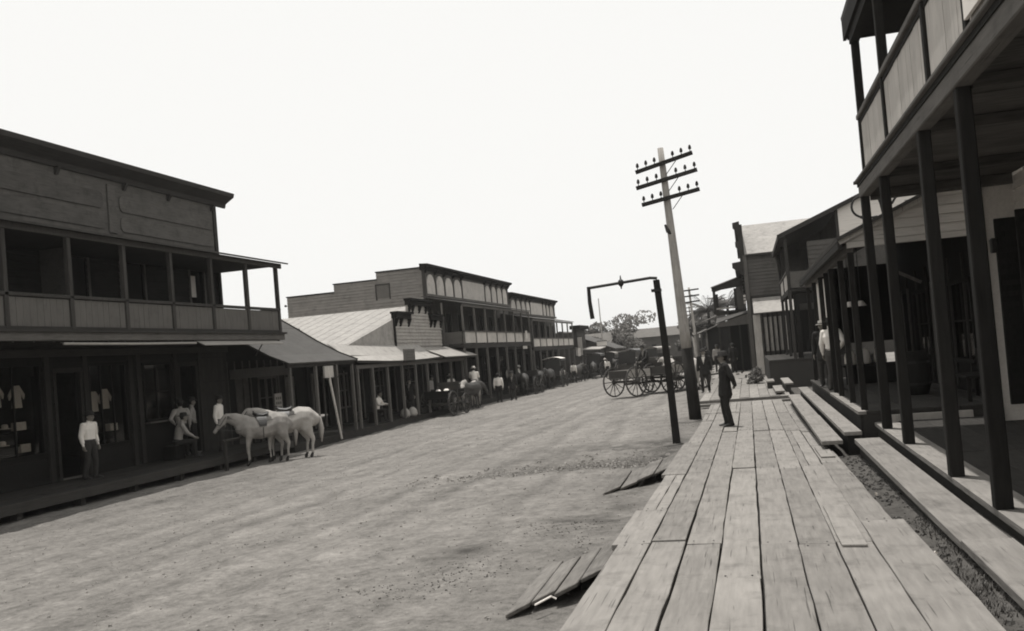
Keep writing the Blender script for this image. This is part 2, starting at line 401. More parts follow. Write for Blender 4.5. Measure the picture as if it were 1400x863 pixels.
soil *= 1 + 0.09 * vnoise(XX, YY, 1.1, 51) + 0.12 * vnoise(XX, YY, .33, 52)
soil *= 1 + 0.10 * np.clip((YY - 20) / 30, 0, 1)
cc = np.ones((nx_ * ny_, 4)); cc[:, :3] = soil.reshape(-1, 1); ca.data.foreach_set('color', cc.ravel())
st = bpy.data.objects.new('street', me); COL.objects.link(st); st['kind'] = 'structure'
def G(x, y):
    i = np.searchsorted(xs, x) - 1; j = np.searchsorted(ys, y) - 1
    return float(ZZ[i:i + 2, j:j + 2].mean())

def stones(name, spots, m, r0=0.01, r1=0.035):
    mb = MB()
    for x, y in spots:
        z = G(x, y); r = random.uniform(r0, r1) * random.choice([0.6, 0.8, 1, 1.3]); a = random.uniform(0, 6.28)
        vs = []
        for k in range(5):
            t = a + k * 1.2566; rr = r * random.uniform(0.7, 1.2); vs.append((x + rr * math.cos(t), y + rr * math.sin(t), z - 0.005))
        for k in range(5):
            t = a + k * 1.2566 + 0.3; rr = r * random.uniform(0.35, 0.7); vs.append((x + rr * math.cos(t), y + rr * math.sin(t), z + r * random.uniform(0.5, 0.9)))
        mb.add(vs, [(5, 6, 7, 8, 9)] + [(k, (k + 1) % 5, 5 + (k + 1) % 5, 5 + k) for k in range(5)])
    o = obj(name, mb, m, fix=False); o['kind'] = 'stuff'; return o
sp = []
for _ in range(5200):
    y = 4.5 + (random.random() ** 1.7) * 50; x = random.uniform(-14.5, -1.4); sp.append((x, y))
tag(stones('gravel', sp, M_stone, 0.006, 0.022), 'loose grit and small stones strewn over the dirt street', 'gravel')
sp = []
while len(sp) < 900:
    x = -1.6 - abs(random.gauss(0, 2.0)); x = max(x, -6.5); y = 17.6 + (x + 2) * 0.12 + 0.4 * math.sin(x * 1.3) + random.gauss(0, 0.35 + .25 * math.sin(x * 3.1) ** 2); sp.append((x, y))
tag(stones('rubble', sp, M_stone, 0.006, 0.05), 'stones and refuse in the shallow gully crossing the street edge', 'rubble')
sp = [(random.uniform(1.2, 1.55), random.uniform(4.5, 15.2)) for _ in range(420)]
tag(stones('dirt_rubble', sp, mat('dark_clod', 0.075, var=0.4, scale=8), 0.008, 0.035), 'dark clods and pebbles in the dirt gap beside the plank walk', 'rubble')
dk = mat('dark_refuse', 0.085, var=0.5, scale=9)
sp = []
for cx, cy, sx, sy, n_ in [(-3.0, 8.6, .35, .45, 130), (-2.3, 10.9, .45, .3, 90), (-3.4, 8.0, .3, .2, 40), (-2.6, 17.5, .8, .5, 160), (-5.0, 17.0, .8, .3, 60), (-2.2, 18.8, .4, .6, 90), (-7.0, 11, .5, .4, 25), (-9.5, 14, .6, .5, 20), (-1.9, 9.6, .2, 1.2, 70), (-11, 20, 1, 1, 20), (-6, 24, 1.2, 1.5, 30), (-8, 33, 2, 3, 40)]:
    for _ in range(n_ * 2): sp.append((min(-1.45, cx + random.gauss(0, sx)), cy + random.gauss(0, sy)))
for _ in range(500): sp.append((random.uniform(-14, -1.6), 5 + 45 * random.random() ** 1.5))
tag(stones('refuse', sp, dk, 0.003, 0.014), 'dark dung and leaf litter scattered in clusters over the dirt street', 'litter')
# weeds in the dirt gap
mb = MB()
for _ in range(900):
    cy, cx = random.choice([(6.9, 1.42), (7.3, 1.40), (6.4, 1.38), (9.2, 1.44), (8.2, 1.46)])
    x = cx + random.gauss(0, 0.05); y = cy + random.gauss(0, 0.22); z = G(x, y); a = random.uniform(0, 6.28); h = random.uniform(0.02, 0.06); wd = 0.006
    dx, dy = math.cos(a), math.sin(a)
    mb.add([(x - dy * wd, y + dx * wd, z), (x + dy * wd, y - dx * wd, z), (x + dx * h * 0.7, y + dy * h * 0.7, z + h)], [(0, 1, 2)])
o = obj('weeds', mb, M_leaf, fix=False); o['kind'] = 'stuff'; tag(o, 'low weeds growing in the dirt beside the long step', 'weeds')

# ---------------------------------------------------------------- boardwalk
def plank_mesh(x0, x1, y0, y1, zf, th=0.05, jit=0.006, tilt=0.0):
    K = max(3, int((y1 - y0) / 0.45)); vs = []; fs = []
    for i in range(K + 1):
        y = y0 + (y1 - y0) * i / K; z = zf(y) + random.uniform(-.5, .5) * jit + tilt * (y - (y0 + y1) / 2)
        a = x0 + random.uniform(-.5, .4) * 0.012; b = x1 + random.uniform(-.4, .5) * 0.012; c = random.uniform(-.4, .6) * jit
        if 0 < i < K: ya = yb = y
        else: ya = y + random.uniform(-0.02, 0.02); yb = y + random.uniform(-0.02, 0.02)
        vs += [(a, ya, z), (b, yb, z + c), (b, yb, z + c - th), (a, ya, z - th)]
    for i in range(K):
        o = i * 4
        for k in range(4): fs.append((o + k, o + (k + 1) % 4, o + 4 + (k + 1) % 4, o + 4 + k))
    fs.append((3, 2, 1, 0)); fs.append((K * 4, K * 4 + 1, K * 4 + 2, K * 4 + 3))
    return MB().add(vs, fs)
bwr = bpy.data.objects.new('boardwalk', None); COL.objects.link(bwr); bwr['kind'] = 'structure'
bwr.location = (0, 4, 0)
strips = [(-1.30, -1.02), (-1.005, -0.70), (-0.685, -0.39), (-0.375, -0.06), (-0.045, 0.26), (0.275, 0.56), (0.575, 0.86), (0.875, 1.15)]
joints = {0: [2, 8.35, 10.2, 13.2, 18, 23.6, 29.6], 1: [2, 8.45, 14.9, 20.5, 26, 30], 2: [2, 8.3, 13.9, 20.0, 25.5, 30], 3: [2, 6.95, 13.6, 20.3, 25.3, 29.8],
          4: [2, 8.15, 13.5, 19.9, 25.2, 30.1], 5: [2, 8.1, 13.3, 19.8, 25.2, 30], 6: [2, 8.2, 13.4, 19.4, 24.8, 29.9], 7: [2, 9.1, 13.8, 19, 24.1, 28.5]}
for k, (a, b) in enumerate(strips):
    J = joints[k]
    for i in range(len(J) - 1):
        x0 = a + random.uniform(-.006, .006); x1 = b + random.uniform(-.006, .006)
        if k == 0 and i in (1, 3): x0 += random.choice([-0.06, 0.07])
        if k == 7 and i == 0: x1 += 0.10
        y0, y1 = J[i] + 0.006, J[i + 1] - 0.006
        # now and then a board is split lengthwise into two
        if random.random() < 0.1:
            xm = x0 + (x1 - x0) * random.uniform(0.35, 0.65)
            obj('plank', plank_mesh(x0, xm - 0.004, y0, y1, bwz, tilt=random.uniform(-.002, .002)), M_plank, bwr, bevel=0.004)
            obj('plank', plank_mesh(xm + 0.004, x1, y0, y1, bwz, tilt=random.uniform(-.002, .002)), M_plank, bwr, bevel=0.004)
        else:
            obj('plank', plank_mesh(x0, x1, y0, y1, lambda y, h=random.uniform(-.006, .008): bwz(y) + h, tilt=random.uniform(-.003, .003)), M_plank, bwr, bevel=0.004)
for x in (-1.1, 0, 1.0):
    obj('joist', MB().hexa([(x - .05, 2, bwz(2) - .25), (x + .05, 2, bwz(2) - .25), (x + .05, 22.9, bwz(23) - .25), (x - .05, 22.9, bwz(23) - .25)],
        [(x - .05, 2, bwz(2) - .085), (x + .05, 2, bwz(2) - .085), (x + .05, 22.9, bwz(23) - .085), (x - .05, 22.9, bwz(23) - .085)]), M_trim, bwr)
for (x0, x1, y0, y1, dz) in [(0.60, 0.80, 7.95, 9.9, 0.026), (0.9, 1.1, 14.3, 15.8, .028)]:
    obj('patch_board', plank_mesh(x0, x1, y0, y1, lambda y: bwz(y) + dz, th=0.02, tilt=0.004), M_plank, bwr, bevel=0.003)
# nail heads near plank ends
nb = MB()
for k, (a, b) in enumerate(strips):
    for y in joints[k][1:-1]:
        for dy in (-0.07, 0.07):
            for x in (a + 0.06, b - 0.06):
                z = bwz(y + dy) + 0.006; nb.lathe([(0.009, 0), (0.007, 0.004)], 6, (x, y + dy, z))
o = obj('nail_heads', nb, M_black, bwr); o['kind'] = 'stuff'
# far walk beyond the cross gutter
far = bpy.data.objects.new('far_boardwalk', None); COL.objects.link(far); far['kind'] = 'structure'; far.location = (0, 32, -.28)
for k in range(9):
    x0 = -1.75 + k * 0.33; y = 31.6 + random.uniform(-.1, .1)
    while y < 78:
        y1 = min(78, y + random.uniform(4, 7)); sh = -max(0, y - 42) * 0.035
        obj('plank', plank_mesh(x0 + sh, x0 + .315 + sh, y, y1 - .015, lambda t: -0.27, jit=0.012), M_plank, far)
        y = y1
obj('gutter_board', MB().box(-1.7, 1.5, 30.4, 30.75, -.42, -.33), M_plankx, far, bevel=.005)
obj('curb_beam', MB().box(-1.75, 1.2, 31.3, 31.55, -.5, -.27), M_plankx, far, bevel=.005)

# ramps down to the street
def ramp(name, label, corners, nb_, tilt):
    r = thing(name, label, 'ramp', Vector(corners[0]), group='plank ramps from the walk to the street')
    A, B, C, D = [Vector(c) for c in corners]  # A,B street end (near, far); D,C walk end
    for i in range(nb_):   # boards run beside the walk, stepping down to the street
        t0, t1 = i / nb_ + 0.003, (i + 1) / nb_ - 0.003
        p = [A.lerp(D, t0), A.lerp(D, t1), B.lerp(C, t1), B.lerp(C, t0)]
        e0, e1 = Vector((0, random.uniform(-.10, .05), 0)), Vector((0, random.uniform(-.08, .12), 0)); p[0] += e0; p[1] += e0; p[2] += e1; p[3] += e1
        dz = Vector((0, 0, random.uniform(-.012, .012))); tw = Vector((0, 0, random.uniform(.0, .022)))
        top = [p[0] + dz, p[1] + dz + tw, p[2] + dz + tw, p[3] + dz]; bot = [q - Vector((0, 0, .04)) for q in top]
        obj('plank', MB().hexa(bot, top), M_plankx, r, bevel=.008)
    obj('support', MB().box(D.x - .22, D.x - .12, min(D.y, C.y) + .08, max(D.y, C.y) - .08, -.55, min(D.z, C.z) - .09), M_trim, r)
    return r
ramp('plank_ramp', 'small ramp of worn boards by the walk nearest the camera', [(-2.02, 6.95, -.285), (-2.05, 8.35, -.30), (-1.36, 8.9, -.13), (-1.34, 7.62, -.11)], 4, 0)
ramp('plank_ramp', 'broken plank ramp on the walk edge between the other ramp and bracket post', [(-2.22, 13.1, -.36), (-2.28, 14.9, -.37), (-1.36, 16.3, -.195), (-1.34, 14.3, -.17)], 4, 0)
tag(obj('scrap_stick', MB().tube([(-1.78, 6.95, -.215), (-1.68, 7.1, -.19), (-1.64, 7.10, -.21)], .008, 6), M_paper), 'pale curled stick lying beside the nearest ramp', 'stick')
for i, (x, y, l) in enumerate([(1.30, 8.0, 'crumpled white paper in the dirt gap beside the plank walk'), (1.27, 11.2, 'small pale paper scrap in the dirt by the long step')]):
    mb = MB(); z = G(x, y)
    for k in range(7):
        a = random.uniform(0, 6.28); r = 0.035 if i == 0 else 0.02
        mb.add([(x + random.uniform(-r, r), y + random.uniform(-r, r) * 1.6, z + random.uniform(.0, .05)) for _ in range(4)], [(0, 1, 2, 3)])
    tag(obj('paper_scrap', mb, M_paper, fix=False), l, 'litter', 'paper scraps in the dirt gap')


# ================================================================= LEFT SIDE OF THE STREET
WALK_Z = -0.45
# ---- plank walk along the left shop fronts (structure)
lw = bpy.data.objects.new('left_boardwalk', None); COL.objects.link(lw); lw['kind'] = 'structure'; lw.location = (-16, 8, WALK_Z)
for k in range(7):
    x0 = -17.2 + 2.15 * k / 7; y = 6 + random.uniform(0, 2)
    while y < 27.9:
        y1 = min(27.9, y + random.uniform(3.5, 5.5)); obj('plank', MB().box(x0 + .005, x0 + 2.15 / 7 - .008, y, y1 - .01, WALK_Z - .05, WALK_Z + random.uniform(-.004, .004)), M_deckd, lw); y = y1
obj('edge_board', MB().box(-15.04, -14.98, 6, 27.9, -.66, WALK_Z + .004), M_trim, lw)
mb = MB()
for y in np.arange(6.5, 27.5, 1.9): mb.box(-15.3, -15.1, y, y + .15, -1.1, WALK_Z - .06)
obj('footings', mb, M_trim, lw)['kind'] = 'stuff'
struct('left_far_boardwalk', MB().box(-17.6, -15.0, 27.95, 95, -1.0, -.58), M_deckd)

# ---- B1: two-storey brown building with long balcony
b1 = thing('store_building', 'two-storey dark clapboard store with panelled parapet and long covered balcony at the left edge', 'building', (-17.2, 27.7, WALK_Z))
fr = frame('E', -17.2)
GH = [(9.5, 11.9, .33, 2.5), (12.6, 13.4, WALK_Z, 2.3), (13.9, 16.2, .33, 2.5), (16.75, 19.2, .33, 2.5), (19.75, 20.6, WALK_Z, 2.3), (21.0, 22.42, .3, 2.45), (23.3, 24.5, .8, 2.4), (25.0, 25.85, WALK_Z, 2.32)]
UH = [(9.5, 10.5, 3.3, 5.4), (13.2, 14.2, 3.3, 5.4), (17.0, 18.0, 3.3, 5.4), (20.3, 21.2, 3.3, 5.4), (22.6, 23.6, 3.3, 5.4), (25.95, 26.7, 3.3, 5.4)]
mb = MB(); slab(mb, fr, 6, 27.7, 6.12, 8.0); mb.box(-27, -17.32, 5.9, 6.0, -1, 8); mb.box(-27, -17.33, 27.58, 27.7, -1, 6.9)
mb.box(-27, -26.9, 6, 27.5, -1, 6); obj('parapet_wall', mb, M_wallL, b1); mb = MB(); slab(mb, fr, 6, 27.7, WALK_Z, 3.18, GH); slab(mb, fr, 6, 27.7, 3.18, 6.118, UH); obj('wall', mb, M_wallD, b1)
mb = MB(); clap(mb, fr, 6, 27.7, 3.2, 6.1, UH); obj('clapboards', mb, M_wallD, b1)['kind'] = 'stuff'
mb = MB(); clap(mb, fr, 6, 27.7, WALK_Z, 2.75, [(a - .1, b + .1, c - .1, d + .12) for a, b, c, d in GH], bh=.2); obj('lower_clapboards', mb, M_shop, b1)['kind'] = 'stuff'
bx('floor', b1, M_dark, -26.8, -17.35, 6.05, 27.5, 3.0, 3.1); bx('ground_floor', b1, M_dark, -26.8, -17.33, 6.05, 27.5, WALK_Z - .1, WALK_Z - .01)
mb = MB(); shed(mb, [[(-17.3, 5.5, 6.9), (-17.3, 27.9, 6.9), (-27.4, 27.9, 6.2), (-27.4, 5.5, 6.2)]]); obj('roof', mb, M_roofD, b1)
# parapet mouldings: raised strips round long panels with rounded ends
def stadium(mb, fr, u0, u1, z0, z1, n0, n1, e=0.16):
    poly = []
    for cu, cz, a0 in ((u1 - e, z1 - e, 0), (u0 + e, z1 - e, 90), (u0 + e, z0 + e, 180), (u1 - e, z0 + e, 270)):
        for k in range(5): a = rad(a0 + k * 22.5); poly.append((cu + e * math.cos(a), cz + e * math.sin(a)))
    mb.prism(poly, lambda u, z: fr(u, z, n0), lambda u, z: fr(u, z, n1))
for u0, u1 in ((6.3, 11.7), (12.1, 16.7), (17.1, 22.05), (22.75, 27.5)):
    for z0, z1 in ((6.28, 6.72), (6.86, 7.34)):
        mb = MB(); stadium(mb, fr, u0, u1, z0, z1, 0.0, 0.035); obj('parapet_panel', mb, M_wallL, b1, bevel=.008)
for u in (22.4, 16.9, 11.9): mb = MB(); fbox(mb, fr, u - .16, u + .16, 6.2, 7.6, 0, .05); obj('pilaster', mb, M_wallL, b1, bevel=.01)
mb = MB(); fbox(mb, fr, 27.55, 27.72, 3.2, 7.9, -.13, .06); obj('corner_board', mb, M_trim, b1, bevel=.01)
mb = MB()
poly = [(0, 7.72), (.06, 7.72), (.1, 7.86), (.3, 7.98), (.42, 8.05), (.45, 8.18), (.3, 8.24), (0, 8.26), (-.3, 8.22), (-.3, 8.0), (0, 7.95)]
mb.prism(poly, lambda n, z: fr(5.6, z, n), lambda n, z: fr(28.3, z, n)); obj('cornice', mb, M_trim, b1)
for u in (12.3, 15.6, 20.3, 23.0, 25.1, 27.5):
    mb = MB(); mb.prism([(0, 7.52), (.05, 7.52), (.16, 7.72), (0, 7.72)], lambda n, z: fr(u - .05, z, n), lambda n, z: fr(u + .05, z, n)); obj('bracket', mb, M_trim, b1)
# balcony
mb = MB(); mb.box(-17.19, -15.02, 6, 27.6, 3.08, 3.18); obj('balcony_floor', mb, M_deckd, b1)
mb = MB(); mb.box(-15.02, -14.92, 6, 27.72, 2.95, 3.20); obj('balcony_beam', mb, M_fascia, b1, bevel=.01)
mb = MB(); mb.box(-14.92, -14.86, 6, 27.78, 3.14, 3.2); obj('floor_moulding', mb, M_trim, b1)
mb = MB()
for y in np.arange(6.5, 27.6, .6): mb.box(-17.18, -15.03, y, y + .06, 2.92, 3.075)
obj('floor_joists', mb, M_trim, b1)['kind'] = 'stuff'
PY = [27.55 - 1.93 * i for i in range(11)]
for i, y in enumerate(PY):
    bx('balcony_post', b1, M_postL, -15.06, -14.94, y - .06, y + .06, 3.2, 5.42, bevel=.012)
    if i < len(PY) - 1:
        y2 = PY[i + 1]; pn = MB()
        for k in range(9):
            a = y2 + .07 + (y - y2 - .14) * k / 9; b = y2 + .07 + (y - y2 - .14) * (k + 1) / 9
            pn.box(-15.015, -14.985 + random.uniform(-.003, .003), a + .004, b - .004, 3.26, 3.9)
        obj('balcony_panel', pn, M_panelL, b1)
bx('handrail', b1, M_postL, -15.06, -14.94, 7.9, 27.62, 3.92, 4.0, bevel=.01); bx('bottom_rail', b1, M_trim, -15.04, -14.955, 7.9, 27.6, 3.2, 3.27)
# far end of balcony
for x in (-16.1, -17.1): bx('balcony_post', b1, M_postL, x - .05, x + .05, 27.5, 27.6, 3.2, 5.62, bevel=.01)
mb = MB()
for k in range(9): mb.box(-17.1 + k * .229, -17.1 + k * .229 + .224, 27.53, 27.56, 3.26, 3.9)
obj('balcony_panel', mb, M_panelL, b1); bx('handrail', b1, M_fascia, -17.1, -15.06, 27.5, 27.6, 3.92, 4.0)
mb = MB(); shed(mb, [[(-14.72, 5.8, 5.52), (-14.72, 27.95, 5.52), (-17.17, 27.95, 6.14), (-17.17, 5.8, 6.14)]], .05); obj('balcony_roof', mb, M_roofD, b1)
bx('eave_board', b1, M_postL, -14.98, -14.90, 5.9, 27.8, 5.34, 5.50, bevel=.01); obj('gable_board', MB().prism([(-17.16, 5.62), (-14.99, 5.38), (-14.99, 5.52), (-17.16, 6.06)], lambda x, z: (x, 27.56, z), lambda x, z: (x, 27.62, z)), M_trim, b1); bx('soffit', b1, M_wallD, -17.16, -14.99, 6, 27.55, 5.40, 5.43)
# upper partitions and doors
bx('partition', b1, M_wallL, -17.0, -16.2, 19.30, 19.38, 3.2, 5.6)
for a, b, c, d in UH: 
    mb = MB(); fbox(mb, fr, a - .09, a, c, d + .09, -.02, .05); fbox(mb, fr, b, b + .09, c, d + .09, -.02, .05); fbox(mb, fr, a, b, d, d + .09, -.02, .05); f_ = obj('door_frame', mb, M_panelL, b1)
    if b < 25: mb = MB(); fbox(mb, fr, a + .01, b - .01, c, d - .01, -.09, -.05); obj('door', mb, M_shop, b1, bevel=.01)
bx('lit_opening_sheet', b1, M_white, -17.34, -17.31, 26.1, 26.45, 4.55, 5.25)  # white sheet standing in for the light seen in this opening
# shop fronts
for i, (a, b, c, d) in enumerate(GH):
    if c == WALK_Z:
        mb = MB(); fbox(mb, fr, a - .1, a, c, d + .12, -.02, .05); fbox(mb, fr, b, b + .1, c, d + .12, -.02, .05); fbox(mb, fr, a, b, d, d + .12, -.02, .05); obj('door_frame', mb, M_pil, b1)
        mb = MB(); mb.box(-17.9, -17.22, a - .04, a, c, d - .03); obj('door', mb, M_shop, b1, bevel=.01)
        bx('door_sill', b1, M_wallL, -17.35, -17.14, a, b, c, c + .04)
    else: window(b1, fr, a, b, c, d, M_shop, nx=3 if b - a > 1.3 else 2, nz=1 if b - a > 1.3 else 2)
for u in (19.42, 20.8, 22.65, 23.0, 24.75, 26.05, 16.5, 12.3): mb = MB(); fbox(mb, fr, u - .09, u + .09, WALK_Z, 2.72, .0, .09); obj('pilaster', mb, M_pil, b1, bevel=.012)
mb = MB(); fbox(mb, fr, 6, 27.7, 2.72, 2.9, 0, .12); obj('frieze_board', mb, M_trim, b1)
for k in range(8):
    u = 26.2 + k * .185; mb = MB(); fbox(mb, fr, u, u + .178, WALK_Z, 2.7, .026, .045 + .004 * (k % 2)); obj('board', mb, M_pil, b1)
bx('window_ledge', b1, M_fascia, -17.19, -17.0, 23.2, 24.6, .68, .72); 
# narrow awnings under the balcony
a1 = thing('canvas_awning', 'long rolled pale canvas awning hung beneath the balcony edge, the left one', 'awning', (-15, 20, 2.88), group='rolled awnings under the balcony')
obj('canvas_roll', MB().tube([(-14.93, 17.5, 2.88), (-14.94, 20, 2.865), (-14.92, 22.6, 2.87)], .032, 8), M_awn, a1, smooth=True)
obj('roller', MB().tube([(-14.93, 17.4, 2.9), (-14.93, 22.66, 2.9)], .015, 6), M_trim, a1)
a2 = thing('canvas_awning', 'pale awning board tilted out at the far corner of the left balcony', 'awning', (-15, 25, 2.9), group='rolled awnings under the balcony')
mb = MB(); shed(mb, [[(-14.72, 22.75, 2.80), (-14.72, 27.3, 2.82), (-15.0, 27.3, 2.94), (-15.0, 22.75, 2.94)]], .02); obj('canvas', mb, M_awn, a2)
obj('strut', MB().tube([(-14.75, 25.9, 2.8), (-15.0, 25.9, 2.45)], .02, 6), M_trim, a2)
# goods in the shop windows
random.seed(21)
def goods(y, z, kind, lab):
    mb = MB()
    if kind == 'shirt': 
        w_ = .15; mb.prism([(-w_, 0), (w_, 0), (w_ * .8, .38), (w_ * 1.5, .2), (w_ * 1.7, .32), (w_ * .6, .55), (-w_ * .6, .55), (-w_ * 1.7, .32), (-w_ * 1.5, .2), (-w_ * .8, .38)], lambda u, v: (-17.40, y + u, z + v), lambda u, v: (-17.36, y + u, z + v))
    elif kind == 'jar': mb.lathe([(.06, 0), (.07, .02), (.07, .16), (.04, .19), (.045, .23)], 10, (-17.5, y, z))
    elif kind == 'hat': mb.lathe([(.16, 0), (.16, .015), (.08, .02), (.075, .1), (.04, .12)], 12, (-17.45, y, z))
    else: mb.box(-17.55, -17.38, y - .16, y + .16, z, z + .2); 
    o = obj({'shirt': 'hanging_shirt', 'jar': 'jar', 'hat': 'hat', 'box': 'goods_box'}[kind], mb, M_white, bevel=.008 if kind == 'box' else 0)
    tag(o, lab, {'shirt': 'clothing', 'jar': 'jar', 'hat': 'hat', 'box': 'box'}[kind], 'goods on show in the dark shop windows')
for y, z, k, l in [(18.0, 1.55, 'shirt', 'pale shirt hung in the leftmost shop window, left of its pair'), (18.65, 1.5, 'shirt', 'pale shirt hung in the leftmost shop window, right of its pair'),
                   (17.6, 1.5, 'shirt', 'pale shirt at the very left edge of the leftmost shop window'), (18.3, 1.02, 'hat', 'straw hat in the middle of the leftmost shop window'),
                   (18.75, .95, 'box', 'pale carton on the upper shelf of the leftmost shop window'), (18.2, .62, 'hat', 'straw hat low in the leftmost shop window'), (18.85, .40, 'box', 'bright carton low in the right corner of the leftmost window'),
                   (17.7, .40, 'box', 'carton low in the left corner of the leftmost window'),
                   (21.35, 1.2, 'shirt', 'pale garment hung in the window right of the shop door'), (21.8, 1.25, 'shirt', 'second pale garment hung in the window right of the shop door'), (22.1, .62, 'box', 'pale carton in the window right of the shop door'),
                   (21.5, .62, 'jar', 'glass jar in the window right of the shop door')]:
    goods(y, z, k, l)
b_ = thing('display_shelf', 'dark shelves behind the leftmost shop window', 'shelf', (-17.5, 18, .4))
for z in (.38, .60, .93): bx('shelf', b_, M_shop, -17.7, -17.4, 16.9, 19.1, z - .03, z - .005)
b_ = thing('display_shelf', 'dark shelves behind the shop window right of the door', 'shelf', (-17.5, 21.7, .4))
for z in (.38, .60): bx('shelf', b_, M_shop, -17.7, -17.4, 21.1, 22.35, z - .03, z - .005)

# ---- B2: low shop with a dark flared porch roof
b2 = thing('low_shop', 'low shop with a dark flared shingle porch roof next to the big balcony store', 'building', (-17.4, 30, -.58))
fr = frame('E', -17.4); H2 = [(28.5, 29.5, -.58, 1.8), (30.1, 31.3, .3, 1.7), (32.0, 32.9, -.58, 1.7)]
mb = MB(); slab(mb, fr, 27.75, 33.6, -.58, 3.6, H2); mb.box(-25, -24.9, 27.8, 33.6, -.6, 4); mb.box(-24.9, -17.53, 33.5, 33.6, -.6, 3.6); obj('wall', mb, M_shop, b2)
prof = [(-14.85, 2.16), (-15.57, 2.47), (-16.5, 3.0), (-17.41, 3.6), (-18.6, 4.35)]
mb = MB()
for (xa, za), (xb, zb) in zip(prof[:-1], prof[1:]): shed(mb, [[(xa, 25.0 if xa > -17 else 27.8, za), (xa, 33.2, za), (xb, 33.2, zb), (xb, 27.8, zb)]] if xa <= -16.9 else [[(xa, 27.75, za), (xa, 33.2, za), (xb, 33.2, zb), (xb, 27.75, zb)]], .05)
shed(mb, [[(-18.6, 27.8, 4.35), (-18.6, 33.2, 4.35), (-25, 33.2, 2.4), (-25, 27.8, 2.4)]], .05); obj('roof', mb, M_roofD, b2)
mb = MB()
for (xa, za), (xb, zb) in zip(prof[:-1], prof[1:]): mb.beam((xa, 33.24, za - .02), (xb, 33.24, zb - .02), .06, .12)
obj('verge_board', mb, M_trim, b2)
bx('eave_beam', b2, M_trim, -15.05, -14.95, 27.8, 33.2, 2.0, 2.12)
for y in (28.0, 29.9, 31.6, 33.0): bx('porch_post', b2, M_fascia, -15.06, -14.95, y - .06, y + .05, -.58, 2.0, bevel=.01)
for i, (a, b, c, d) in enumerate(H2):
    if c > 0: window(b2, fr, a, b, c, d, M_wallL)
    else: mb = MB(); fbox(mb, fr, a, b, c, d, -.1, -.06); obj('door', mb, M_wallL, b2)
for k in range(10): u = 28.0 + k * .5; mb = MB(); fbox(mb, fr, u, u + .06, -.55, 2.4, .001, .03); obj('batten', mb, M_wallL, b2)
bx('notice', b2, M_grey, -16.35, -16.32, 29.25, 29.75, .15, 1.15, label='pale notice board with dark faded print under the dark porch')
mb = MB()
for k in range(5):
    for j in range(3): mb.box(-16.315, -16.312, 29.30 + j * .14, 29.30 + j * .14 + .09, .25 + k * .17, .25 + k * .17 + .09)
obj('notice_print', mb, M_wallL, b2)['kind'] = 'stuff'
mb = MB(); mb.box(-17.3, -15.1, 28.05, 28.1, 1.78, 2.1); obj('end_board', mb, M_panelL, b2)
# sign post, pale
sg = thing('pale_post', 'pale leaning post with a bracket between the dark porch and the pale roofed shop', 'post', (-14.9, 30.9, -.7))
obj('shaft', MB().tube([(-14.80, 31.2, -.75), (-14.95, 30.75, 1.95)], [.04, .05], 8), M_pale, sg)
obj('bracket_arm', MB().beam((-14.95, 30.6, 1.5), (-14.9, 31.5, 1.55), .05, .05), M_trim, sg); bx('head_board', sg, M_panelR, -15.0, -14.93, 30.5, 31.2, 1.55, 1.98)

# ---- B3: pale roofed shop with stepped parapet
b3 = thing('parapet_shop', 'one-storey shop with pale iron roof and small stepped bracketed parapet', 'building', (-16, 40, -.58))
frp = frame('E', -16.0)
mb = MB(); shed(mb, [[(-16.05, 33.6, 2.45), (-16.05, 43.5, 4.75), (-27, 43.5, 4.75), (-27, 33.6, 2.45)][::1]], .05); shed(mb, [[(-16.3, 43.5, 4.75), (-16.3, 48.2, 3.6), (-27, 48.2, 3.6), (-27, 43.5, 4.75)]], .05)
obj('roof', mb, M_roofL, b3)
mb = MB()
for k in range(18):
    x = -16.2 - k * .6; mb.beam((x, 33.6, 2.455), (x, 43.5, 4.755), .03, .012)
obj('roof_seams', mb, M_roofL, b3)['kind'] = 'stuff'
# porch roof, flared, three sheets
mb = MB(); P0 = [(-14.85, 2.05), (-15.4, 2.3), (-16.1, 2.85)]
ys_ = [(33.3, 2.12), (34.8, 2.08), (36.5, 2.03), (38.5, 2.0), (41, 2.02), (43.2, 2.07)]
for (ya, ea), (yb, eb) in zip(ys_[:-1], ys_[1:]):
    for (xa, za), (xb, zb) in zip(P0[:-1], P0[1:]): shed(mb, [[(xa, ya, za + ea - 2.05), (xa, yb, za + eb - 2.05), (xb, yb, zb + (eb - 2.05) * .3), (xb, ya, zb + (ea - 2.05) * .3)]], .035)
obj('porch_roof', mb, M_roofL, b3)
mb = MB().prism([(33.4, 2.44), (40.3, 2.7), (43.4, 4.7)], lambda u, z: (-16.12, u, z), lambda u, z: (-16.02, u, z)); obj('roof_end', mb, M_roofL, b3)
mb = MB()
for (ya, ea), (yb, eb) in zip(ys_[:-1], ys_[1:]): mb.beam((-14.86, ya, ea - .05), (-14.86, yb, eb - .05), .05, .08)
obj('eave_board', mb, M_trim, b3); bx('porch_beam', b3, M_panelL, -15.06, -14.98, 33.4, 48, 1.78, 1.93)
tops = [(40.3, 42.2, 4.25), (42.2, 45.2, 4.95), (45.2, 47.0, 4.25)]
mb = MB()
for a, b, t in tops: fbox(mb, frp, a + (.001 if a > 40.3 else 0), b, 2.0, t, -.1, 0)
obj('parapet', mb, M_paley, b3)
mb = MB()
for a, b, t in tops: clap(mb, frp, a, b, 2.7, t, bh=.17)
obj('clapboards', mb, M_paley, b3)['kind'] = 'stuff'
